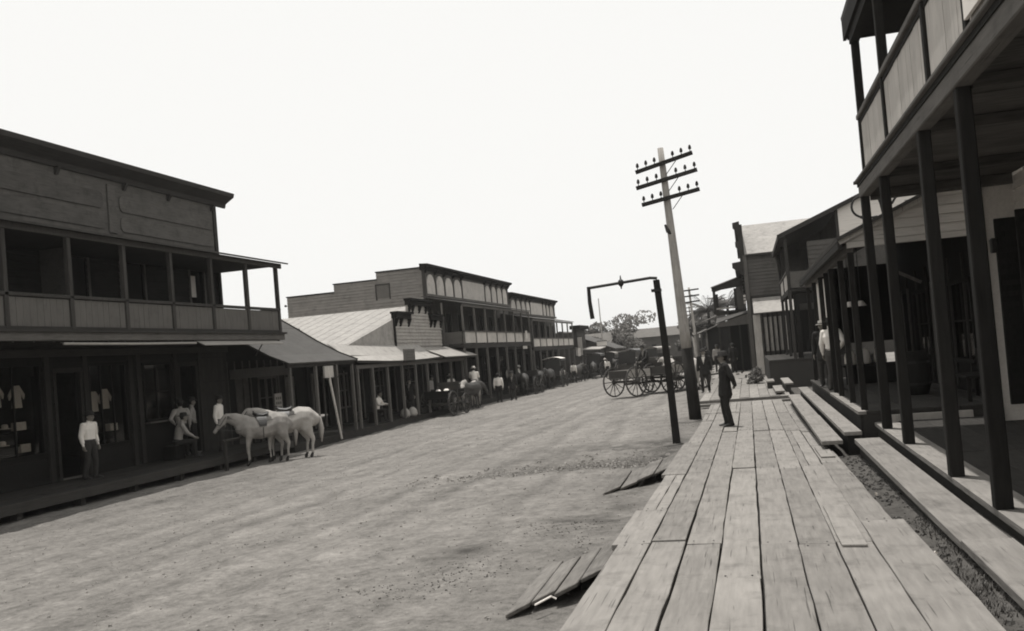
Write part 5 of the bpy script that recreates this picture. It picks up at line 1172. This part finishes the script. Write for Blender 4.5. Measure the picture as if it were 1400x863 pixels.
    if hat:
        mh = M_hatw if hat == 'straw' else M_hatb; hc = hd + V((0, -.005, .065)); mb = MB().lathe([(.085, 0), (.150, -.012), (.158, -.004), (.092, .012), (.088, .07), (.078, .098), (.03, .105), (.005, .092)], 18); mb.v = [(a * .95 + hc.x, b * 1.1 + hc.y, c + hc.z) for a, b, c in mb.v]
        ht = obj('hat', mb, mh, t, smooth=True); mb = MB().lathe([(.094, .012), (.093, .034)], 18); mb.v = [(a * .95 + hc.x, b * 1.1 + hc.y, c + hc.z) for a, b, c in mb.v]; obj('hat_band', mb, M_black, ht)
    if coat:
        cl = [([pel + V((0, 0, -.20)), pel, waist, ch, ch.lerp(nk, .6)], [(.19, .15), (.172, .135), (.152, .12), (.186, .138), (.155, .10)], {'side': X}), ([sh[0] + V((.02, 0, 0)), ch.lerp(nk, .75), sh[1] - V((.02, 0, 0))], [.072, .078, .072], {})]
        for i in range(2): cl += [([sh[i], el[i]], [.074, .058], {}), ([el[i], wr[i] + (wr[i] - el[i]) * -.06], [.058, .045], {})]
        cm = fuse(cl, vox, 2)
        # open front: remove a wedge of faces over the shirt
        bm = bmesh.new(); bm.from_mesh(cm)
        top_ = nk.z - .02; dl = [f for f in bm.faces if f.calc_center_median().y > ch.y + .05 and abs(f.calc_center_median().x) < max(0, (f.calc_center_median().z - waist.z - .05)) * .22 + .0 and f.calc_center_median().z < top_]
        bmesh.ops.delete(bm, geom=dl, context='FACES'); bm.to_mesh(cm); bm.free()
        meshobj('jacket', cm, t, coat)
    else:
        # belt and braces
        mb = MB().tube([pel + V((0, 0, .055)), pel + V((0, 0, .09))], [(.157, .119), (.155, .117)], 16, side=X); obj('belt', mb, M_leather, t)
        cl = [([waist - V((0, 0, .06)), waist, ch, ch.lerp(nk, .45)], [(.158, .122), (.15, .116), (.178, .128), (.155, .10)], {'side': X})]
        for i in range(2): cl += [([sh[i], sh[i].lerp(el[i], .5), el[i]], [.068, .062, .055], {}), ([el[i], el[i].lerp(wr[i], .7)], [.056, .046], {})]
        cm = fuse(cl, vox, 1); meshobj('shirt', cm, t, shirt)
    if apron: bx('apron', t, M_grey, -.16, .16, .12, .135, .5, 1.0)
    s = h / 1.70; t.location = (x, y, z); t.rotation_euler = (0, 0, rad(face)); t.scale = (s * bulk, s * bulk, s)
    return t

# ---- men on the right walk
person('man in black suit and felt hat standing alone on the plank walk', -.60, 21.4, bwz(21.4) + .005, 100, 1.66, M_grey, M_suit, M_suit, 'felt', arms=('back', 'down'), vox=.014, lean=-.1, stance=.03)
person('man in dark jacket and pale shirt front standing beyond the nearest telegraph pole', -1.72, 36.2, -.27, 175, 1.66, M_white, M_suit, M_suit, 'felt', stance=.08)
person('man in bright white shirt with his back turned at the low porch edge', 1.98, 23.6, .25, -35, 1.74, M_white, M_trouser2, None, 'felt', arms=('down', 'hip'), vox=.014)
person('man in dark jacket and pale hat facing the white shirted man on the low porch', 1.92, 25.4, .25, 165, 1.70, M_grey, M_trouser, M_suit, 'straw', arms=('fwd', 'down'))
person('man in pale shirt far down the right walk near the porch house, left of two', -1.9, 58, -.27, 180, 1.68, M_grey, M_trouser, None, 'felt', vox=.03)
person('man in dark suit far down the right walk near the porch house, right of two', -.9, 55, -.27, 30, 1.70, M_grey, M_suit, M_suit, 'felt', vox=.03)
person('distant man in dark clothes between the poles on the right walk', -2.9, 66, -.4, 0, 1.68, M_grey, M_suit, M_suit, 'felt', vox=.03)
# ---- men on the left
person('man in white shirt and dark trousers standing before the leftmost shop door', -16.3, 19.75, WALK_Z, -88, 1.66, M_white, M_trouser, None, 'felt', arms='down', vox=.015, lean=.15, stance=-.05, bulk=1.2)
person('man in pale shirt seated on a box bending forward by the second shop door', -16.55, 23.75, WALK_Z, -45, 1.62, M_grey, M_suit, None, 'felt', pose='sit', arms='lap')
bxs = thing('wooden_box', 'dark wooden box used as a seat by the second shop door', 'box', (-16.6, 23.75, WALK_Z)); bx('box_body', bxs, M_shop, -16.85, -16.45, 23.5, 23.95, WALK_Z, WALK_Z + .40, bevel=.01); bx('lid', bxs, M_trim, -16.87, -16.43, 23.48, 23.97, WALK_Z + .401, WALK_Z + .43, bevel=.006)
person('man in grey shirt half turned in the second shop doorway, left of the pair', -16.85, 24.45, WALK_Z, 60, 1.70, M_grey, M_suit, None, 'felt', arms=('hip', 'down'))
person('man in grey shirt leaning in the second shop doorway, right of the pair', -16.9, 25.1, WALK_Z, -50, 1.72, M_grey, M_suit, None, 'felt', arms=('down', 'hip'))
person('man in white shirt standing at the walk edge by the horses', -16.1, 25.35, WALK_Z, -80, 1.70, M_white, M_trouser, None, 'felt', arms='down', stance=.04)
person('man in pale shirt sitting under the pale flared porch roof', -15.8, 36.9, -.58, -90, 1.62, M_white, M_trouser, None, 'felt', pose='sit', arms='fwd', vox=.022)
bx2 = thing('wooden_box', 'dark box seat under the pale flared porch roof', 'box', (-15.85, 36.9, -.58)); bx('box_body', bx2, M_shop, -16.1, -15.7, 36.7, 37.1, -.58, -.18); bx('lid', bx2, M_trim, -16.12, -15.68, 36.68, 37.12, -.179, -.15)
G_ = lambda x, y: G(x, y) + .0
FP = [(-14.3, 51.6, 10, M_white, None, 'man in white shirt near the balcony hotel, leftmost of three in the street'), (-13.7, 52.6, 175, M_grey, M_suit, 'man in dark suit and pale collar near the balcony hotel, middle of three'),
      (-14.4, 55.0, 60, M_grey, M_suit, 'man in dark clothes behind the other two near the balcony hotel'), (-15.4, 61.0, -60, M_white, None, 'man in white shirt at the posts under the nearer hotel balcony'),
      (-15.9, 44.5, -90, M_grey, None, 'man in grey shirt under the flat board awning'), (-14.0, 78, 0, M_grey, M_suit, 'distant man in dark suit by the farther balcony posts'), (-12.9, 84, 90, M_white, None, 'distant man in white shirt crossing near the far awning'),
      (-12.2, 88, 20, M_grey, M_suit, 'distant man in dark coat walking past the far awning'), (-14.1, 74.5, -20, M_white, None, 'distant man in white shirt under the farther balcony')]
for i, (x, y, f, s_, c_, l) in enumerate(FP): person(l, x, y, G_(x, y) if x > -15 else -.58, f, 1.68, s_, M_trouser if i % 2 else M_suit, c_, 'straw' if i in (3, 6) else 'felt', vox=.026 if y < 60 else .032, stance=.05 * (i % 3))

# ---- horses: built facing +X
def horse(label, x, y, rz_, coat=M_horsew, head='low', saddle=True, vox=.028, s=1.0, group='horses standing along the left side'):
    V = Vector; Yv = (0, 1, 0); t = thing('horse', label, 'horse', (0, 0, 0), 0, group)
    nk = {'low': [(.52, 0, 1.25), (.86, 0, 1.26), (1.10, 0, 1.12)], 'up': [(.50, 0, 1.25), (.78, 0, 1.55), (.98, 0, 1.80)], 'mid': [(.52, 0, 1.25), (.85, 0, 1.42), (1.08, 0, 1.48)]}[head]
    hdv = {'low': V((.22, 0, -.46)), 'up': V((.42, 0, -.30)), 'mid': V((.34, 0, -.40))}[head]; pol = V(nk[-1])
    lof = [([(-.78, 0, 1.10), (-.62, 0, 1.16), (-.42, 0, 1.18), (-.15, 0, 1.10), (.12, 0, 1.07), (.36, 0, 1.11), (.58, 0, 1.12), (.70, 0, 1.10)], [(.19, .22), (.29, .32), (.32, .345), (.305, .33), (.32, .35), (.285, .34), (.23, .27), (.13, .17)], {'side': Yv}),
           ([(.10, 0, 1.28), (.34, 0, 1.38), (.50, 0, 1.30)], [(.08, .06), (.07, .07), (.07, .06)], {'side': Yv}), ([(-.70, 0, 1.28), (-.48, 0, 1.34), (-.2, 0, 1.27)], [(.10, .08), (.15, .10), (.08, .08)], {'side': Yv}),
           ([V(p) for p in nk], [(.15, .26), (.11, .19), (.08, .125)], {'side': Yv}),
           ([pol + V((-.02, 0, .01)), pol + hdv * .35, pol + hdv * .7, pol + hdv], [(.078, .105), (.08, .10), (.058, .07), (.05, .058)], {'side': Yv}),
           ([pol + hdv * .28 + V((-.05, 0, -.05)), pol + hdv * .45 + V((-.05, 0, -.02))], [(.05, .06), (.04, .04)], {'side': Yv})]
    for q in (-1, 1): lof.append(([pol + V((-.03, q * .05, .07)), pol + V((-.05, q * .065, .17))], [(.028, .015), (.008, .006)], {}))
    segs = [((-.7, 0, 1.1), (.6, 0, 1.1), .28, 0), (nk[0], nk[2], .12, 0), (pol, pol + hdv, .08, 0), (pol + hdv * .9, pol + hdv * 1.05, .07, 1)]
    for q, dx in ((-1, .05), (1, -.06)):
        lof.append(([(-.56, q * .14, 1.12), (-.48 + dx, q * .17, .86), (-.58 + dx, q * .15, .68), (-.65 + dx, q * .145, .55)], [(.15, .24), (.12, .175), (.075, .10), (.052, .068)], {'side': Yv}))
        lof.append(([(-.65 + dx, q * .145, .55), (-.62 + dx, q * .145, .35), (-.61 + dx, q * .145, .16)], [(.046, .064), (.038, .044), (.040, .044)], {'side': Yv})); lof.append(([(-.61 + dx, q * .145, .16), (-.56 + dx, q * .145, .035)], [(.036, .038), (.052, .058)], {'side': Yv}))
        lof.append(([(.44, q * .15, 1.02), (.42 - dx, q * .155, .80), (.46 - dx, q * .145, .62), (.47 - dx, q * .14, .48)], [(.10, .16), (.078, .105), (.052, .062), (.045, .052)], {'side': Yv}))
        lof.append(([(.47 - dx, q * .14, .48), (.46 - dx, q * .14, .30), (.455 - dx, q * .14, .15)], [(.042, .048), (.031, .034), (.034, .036)], {'side': Yv})); lof.append(([(.455 - dx, q * .14, .15), (.50 - dx, q * .14, .035)], [(.034, .036), (.050, .056)], {'side': Yv}))
        segs += [((-.5, q * .15, 1.0), (-.65 + dx, q * .145, .5), .09, 0), ((-.66 + dx, q * .145, .5), (-.6 + dx, q * .145, .2), .045, 0), ((-.6 + dx, q * .145, .12), (-.55 + dx, q * .145, .02), .055, 1), ((.44, q * .15, 1), (.46 - dx, q * .14, .2), .05, 0), ((.46 - dx, q * .14, .12), (.5 - dx, q * .14, .02), .055, 1)]
    me = fuse(lof, vox, 3); paint(me, [coat, M_hoof], segs); meshobj('body', me, t)
    obj('tail', MB().tube([(-.86, 0, 1.22), (-.96, 0, 1.12), (-1.0, .01, .8), (-.97, .0, .42)], [(.03, .03), (.05, .05), (.07, .06), (.02, .02)], 8), M_horsed if coat is M_horsed else M_grey, t, smooth=True)
    a, b, c = [V(p) for p in nk]; mb = MB()
    for k in range(14):
        p = a.lerp(b, k / 7) if k < 7 else b.lerp(c, (k - 7) / 7); u = V((-.12, 0, .17)) * (1 - .045 * k); mb.tube([p + u, p + u + V((.02, .06, -.04)), p + u + V((.05, .10, -.18 + .005 * k))], [.03, .028, .008], 5)
    obj('mane', mb, M_grey if coat is M_horsew else M_hair, t)['kind'] = 'stuff'
    br = obj('bridle', MB().tube([pol + hdv * .55 + V((0, .08, 0)), pol + hdv * .55 + V((.09, 0, .06)), pol + hdv * .55 + V((0, -.08, 0))], .012, 5), M_leather, t); obj('cheek_strap', MB().tube([pol + V((0, .085, .03)), pol + hdv * .55 + V((0, .085, 0))], .011, 5), M_leather, br); obj('rein', MB().tube([pol + hdv * .8 + V((0, .06, 0)), V((.7, .14, 1.05)), V((.3, .05, 1.45))], .008, 5), M_leather, br)
    if saddle:
        sd = obj('saddle', MB().tube([(.26, 0, 1.53), (.18, 0, 1.47), (.0, 0, 1.44), (-.14, 0, 1.48), (-.18, 0, 1.53)], [(.05, .04), (.13, .06), (.17, .06), (.16, .05), (.10, .03)], 10, side=Yv), M_leather, t, smooth=True)
        obj('saddle_horn', MB().lathe([(.02, 0), (.02, .07), (.035, .09)], 8, (.25, 0, 1.5)), M_leather, sd)
        for q in (-1, 1):
            fl = MB(); g = lambda a, x, r: (x, q * r * math.cos(a), 1.10 + r * 1.06 * math.sin(a))
            for k in range(6):
                a0, a1 = rad(5 + k * 11), rad(5 + (k + 1) * 11); w0, w1 = .10 + .012 * k, .10 + .012 * (k + 1); fl.hexa([g(a0, .07 - w0, .318), g(a0, .07 + w0, .318), g(a1, .07 + w1, .318), g(a1, .07 - w1, .318)], [g(a0, .07 - w0, .335), g(a0, .07 + w0, .335), g(a1, .07 + w1, .335), g(a1, .07 - w1, .335)])
            obj('saddle_flap', fl, M_leather, sd)
            obj('stirrup', MB().tube([(.07, q * .31, 1.1), (.08, q * .33, .72), (.02, q * .33, .66), (.14, q * .33, .66), (.08, q * .33, .72)], .012, 5), M_leather, sd)
        mb = MB()
        for k in range(8):
            a0, a1 = rad(35 + k * 13.75), rad(35 + (k + 1) * 13.75); g = lambda a, x: (x, .315 * math.cos(a), 1.10 + .33 * math.sin(a)); mb.hexa([g(a0, -.25), g(a0, .24), g(a1, .24), g(a1, -.25)], [tuple(Vector(g(a, x)) + Vector((0, .012 * math.cos(a), .012 * math.sin(a)))) for a, x in ((a0, -.25), (a0, .24), (a1, .24), (a1, -.25))])
        obj('saddle_cloth', mb, M_trouser2, sd)
    t.location = (x, y, G(x, y)); t.rotation_euler = (0, 0, rad(rz_)); t.scale = (s,) * 3
    return t
h1 = horse('pale grey horse with dark saddle facing the walk, nearer the store and camera', -14.27, 24.72, 226, coat=M_hgrey, head='mid', s=1.0)
h2 = horse('white horse standing behind the other with rump to the street, its saddle dark', -13.86, 25.42, 216, head='mid', s=1.06)
hitch = thing('hitching_rail', 'low dark hitching rail in front of the two white horses', 'rail', (-15, 25, -.85)); obj('rail', MB().tube([(-14.75, 23.3, .02), (-14.75, 26.2, .05)], .04, 8), M_trim, hitch)
for y in (23.4, 26.1): obj('rail_post', MB().tube([(-14.75, y, -.95), (-14.75, y, .06)], .06, 8), M_trim, hitch)
# rider group farther on
horse('white horse carrying a rider beside the flat board awning', -14.5, 47.6, 100, head='up', vox=.04)
person('rider in white shirt on the white horse beside the flat board awning', -14.52, 47.55, G(-14.5, 47.6) + .52, 10, 1.65, M_white, M_trouser, None, 'straw', pose='ride', arms='fwd', vox=.025)
horse('grey draught horse standing in front of the loaded cart under the awning', -15.2 + .6, 44.6, 80, coat=M_grey, head='mid', saddle=False, vox=.04)
horse('dark horse drawing the white topped buggy', -14.4, 66.0, -95, coat=M_horsed, head='mid', saddle=False, vox=.045)
horse('dark horse hitched by the farther balcony posts', -14.3, 76.5, 60, coat=M_horsed, head='mid', saddle=False, vox=.045)
horse('distant brown horse beside the far awning', -12.8, 90, 110, coat=M_horsed, head='mid', saddle=False, vox=.05)

# ---- wheels and wagons (built along +X, wheel axle along Y)
def wheel(parent, c, r, m=M_wheel, n=12, w_=.05):
    ob = obj('wheel', MB(), m, parent)
    mb = MB(); N = 28; o = []; c = Vector(c)
    for k in range(N):
        a0, a1 = 2 * math.pi * k / N, 2 * math.pi * (k + 1) / N; f = lambda a, rr, yy: c + Vector((rr * math.cos(a), yy, rr * math.sin(a)))
        mb.hexa([f(a0, r - .06, -w_ / 2), f(a1, r - .06, -w_ / 2), f(a1, r - .06, w_ / 2), f(a0, r - .06, w_ / 2)], [f(a0, r, -w_ / 2), f(a1, r, -w_ / 2), f(a1, r, w_ / 2), f(a0, r, w_ / 2)])
    obj('rim', mb, m, ob)
    mb = MB().tube([c + Vector((0, -.11, 0)), c + Vector((0, -.05, 0)), c + Vector((0, .05, 0)), c + Vector((0, .11, 0))], [.05, .085, .085, .05], 10); obj('hub', mb, m, ob)
    for k in range(n):
        a = 2 * math.pi * k / n; d = Vector((math.cos(a), 0, math.sin(a))); obj('spoke', MB().tube([c + d * .07, c + d * (r - .05)], [.024, .018], 5), m, ob)
    return ob
def wagon(label, x, y, rz_, load=True, top=None, L=3.0, m=M_wagon, sb=None, cat='wagon', name='wagon', rr=.70, rf=.55, group='horse drawn vehicles in the street'):
    t = thing(name, label, cat, (0, 0, 0), 0, group); W = .62
    for q in (-1, 1): wheel(t, (-L * .36, q * (W + .12), rr), rr); wheel(t, (L * .36, q * (W + .12), rf), rf, n=10)
    obj('axle', MB().box(-L * .36 - .05, -L * .36 + .05, -W - .12, W + .12, rr - .05, rr + .05), M_wagon, t); obj('axle', MB().box(L * .36 - .05, L * .36 + .05, -W - .12, W + .12, rf - .05, rf + .05), M_wagon, t)
    obj('reach_pole', MB().box(-L * .36, L * .36, -.05, .05, rf - .02, rf + .07), M_wagon, t)
    for k in range(5): obj('bed_board', MB().box(-L / 2, L / 2, -W + k * .25, -W + k * .25 + .24, .84, .88), m, t)
    for q in (-1, 1):
        for k in range(2): obj('side_board', MB().box(-L / 2, L / 2, q * W - .015, q * W + .015, .885 + k * .18, 1.055 + k * .18), (M_wagonp if k < 2 else m) if sb is None else sb, t)
        for u in (-.9, 0, .9): obj('stake', MB().box(u - .03, u + .03, q * (W + .03) - .015, q * (W + .03) + .015, .80, 1.28), M_wagon, t)
    obj('tail_board', MB().box(-L / 2 - .02, -L / 2 + .01, -W + .02, W - .02, .89, 1.23), m, t)
    st_ = obj('seat', MB().box(L * .18, L * .30, -W + .03, W - .03, 1.42, 1.47), M_wagon, t); obj('seat_back', MB().box(L * .17, L * .18 - .002, -W + .03, W - .03, 1.47, 1.60), M_wagon, st_); obj('seat_riser', MB().box(L * .19, L * .29, -W + .05, W - .05, .89, 1.415), M_wagon, st_)
    obj('tongue', MB().tube([(L * .36, 0, rf), (L * .5 + 2.0, 0, .55)], .045, 6), M_wagon, t)
    if top:
        for u in (-L * .3, L * .35):
            for q in (-1, 1): obj('canopy_post', MB().tube([(u, q * (W - .05), 1.2), (u, q * (W - .05), 2.15)], .02, 5), M_black, t)
        mb = MB(); n = 8
        for k in range(n):
            a0, a1 = -W - .1 + (2 * W + .2) * k / n, -W - .1 + (2 * W + .2) * (k + 1) / n; z0, z1 = [2.15 + .14 * (1 - (a / (W + .1)) ** 2) for a in (a0, a1)]
            mb.hexa([(-L * .38, a0, z0), (L * .42, a0, z0), (L * .42, a1, z1), (-L * .38, a1, z1)], [(-L * .38, a0, z0 + .03), (L * .42, a0, z0 + .03), (L * .42, a1, z1 + .03), (-L * .38, a1, z1 + .03)])
        obj('canopy', mb, top, t); obj('canopy_fringe', MB().box(-L * .38, L * .42, -W - .11, -W - .09, 2.0, 2.16), top if top is not M_white else M_leather, t)
        obj('rear_curtain', MB().box(-L * .38, -L * .37, -W, W, 1.3, 2.14), M_leather, t)
    t.location = (x, y, G(x, y)); t.rotation_euler = (0, 0, rad(rz_)); return t
wagon('open farm wagon with tall rear wheel and pale side boards in the right middle distance', -5.0, 43.3, 52)
wagon('second open wagon parked behind the bracket post beside the first wagon', -3.35, 43.9, 55, L=2.8)
wagon('dark hooded wagon standing behind the two open wagons', -8.2, 66, 80, top=M_leather)
wagon('buggy with bright white canopy standing by the hotel balcony', -15.0 + .5, 68.8, 90, top=M_white, L=2.2, name='buggy', cat='buggy')
wagon('covered cart with pale canopy far down the left side', -13.6, 93, 80, top=M_awn, L=2.6)
wagon('loaded cart with pale bundles beside the flat board awning', -15.0 + .5, 42.5, 85, L=2.2, name='cart', cat='cart', rr=.6, rf=.5, m=M_shop, sb=M_shop)
wagon('distant wagon with pale top in the middle of the street end', -9.0, 95, 60, top=M_awn)
horse('white horse standing behind the second open wagon', -3.3, 46.2, 160, head='mid', saddle=False, vox=.035, group='draught horses by the open wagons')
horse('pale horse between the second open wagon and the telegraph pole', -2.6, 43.4, 100, head='up', saddle=False, vox=.035, group='draught horses by the open wagons')
person('driver in dark clothes seated on the first open wagon', -4.75, 43.9, G(-5, 44) + .98, 140, 1.62, M_grey, M_trouser, M_suit, 'felt', pose='sit', arms='lap', vox=.022)
for i, (x, y, l) in enumerate([(-14.75, 42.2, 'round pale bundle on the loaded cart, nearest one'), (-14.5, 42.7, 'middle pale bundle on the loaded cart'), (-14.55, 43.1, 'farthest pale bundle on the loaded cart')]):
    z = G(-14.5, 42.5) + .88; tag(obj('bundle', MB().tube([(x, y, z), (x, y, z + .08), (x, y, z + .25), (x, y, z + .4)], [(.16, .18), (.22, .24), (.2, .22), (.08, .09)], 10), M_white, smooth=True), l, 'bundle', 'pale bundles on the loaded cart')
for i, (x, y, l) in enumerate([(-15.25, 38.9, 'pale round sack on the walk edge under the flared porch, left of two'), (-15.2, 39.7, 'pale round sack on the walk edge under the flared porch, right of two')]):
    z = -.58; tag(obj('sack', MB().tube([(x, y, z), (x, y, z + .1), (x, y, z + .3), (x, y, z + .42)], [(.18, .2), (.24, .25), (.2, .2), (.07, .08)], 10), M_sack, smooth=True), l, 'sack', 'sacks at the left walk edge')

random.seed(99)
CR = [(-15.6, 46.8, 'straw', None, 'man in pale shirt against the posts just behind the white horse and rider'), (-15.5, 50.4, 'felt', M_suit, 'man in dark coat under the near end of the hotel balcony'), (-14.9, 57.2, 'felt', M_suit, 'dark clothed man on the street edge midway along the hotel balcony'),
      (-15.6, 58.9, 'felt', None, 'shirt sleeved man between hotel posts beyond the midway point'), (-14.6, 63.4, 'felt', M_suit, 'dark clothed man just short of the buggy horse'), (-15.3, 71.8, 'straw', M_suit, 'man in dark coat and straw hat beyond the white topped buggy'),
      (-14.2, 80.8, 'felt', M_suit, 'dark clothed man at the far corner of the farther balcony'), (-13.1, 86.5, 'felt', None, 'shirt sleeved man by the distant brown horse'), (-11.4, 92, 'felt', M_suit, 'lone distant dark figure in the street left of the farthest wagon'),
      (-15.7, 40.9, 'felt', M_suit, 'dark clothed man in the shade right of the seated man')]
for i, (x, y, h_, c_, l) in enumerate(CR): person(l, x, y, G(x, y) if x > -15 else -.58, random.choice([-80, 10, 170, 60]), random.uniform(1.6, 1.75), M_white if i in (0, 3, 7) else M_grey, M_trouser, c_, h_, vox=.03, stance=random.uniform(0, .08))
for x, y, r_, c_, l in [(-14.3, 45.9, 60, M_horsed, 'dark horse standing just ahead of the white ridden horse'), (-14.6, 58.6, 120, M_horsed, 'dark horse tied to the hotel balcony posts, nearer of two'), (-14.4, 62.0, 75, M_horsed, 'dark horse tied to the hotel balcony posts, farther of two'), (-13.7, 82.0, 100, M_horsed, 'dark horse past the end of the farther balcony'), (-12.2, 98, 60, M_grey, 'pale horse far down the left side near the covered cart')]:
    horse(l, x, y, r_, coat=c_, head=random.choice(['mid', 'low']), saddle=False, vox=.05)
wagon('dark delivery cart drawn up beneath the hotel balcony between dark horses', -14.6, 60.3, 88, L=2.2, name='cart', cat='cart', rr=.6, rf=.5, m=M_shop, sb=M_shop)
wagon('dark hooded cart at the far balcony corner', -13.9, 84.5, 85, L=2.2, name='cart', cat='cart', top=M_leather, m=M_shop, sb=M_shop)

# ---------------------------------------------------------------- air
hz = obj('haze', MB().box(-1600, 1600, -320, 2600, -3.5, 14), MATS['paper'])
hz['kind'] = 'stuff'; hm = bpy.data.materials.new('haze_air'); hm.use_nodes = True; n = hm.node_tree; n.nodes.clear()
o_ = n.nodes.new('ShaderNodeOutputMaterial'); v_ = n.nodes.new('ShaderNodeVolumePrincipled'); v_.inputs['Color'].default_value = (.97, .96, .94, 1); v_.inputs['Density'].default_value = 0.0004; v_.inputs['Anisotropy'].default_value = .3
n.links.new(v_.outputs[0], o_.inputs['Volume']); hz.data.materials.clear(); hz.data.materials.append(hm)
tag(hz, 'pale summer haze filling the air along the street', 'haze')
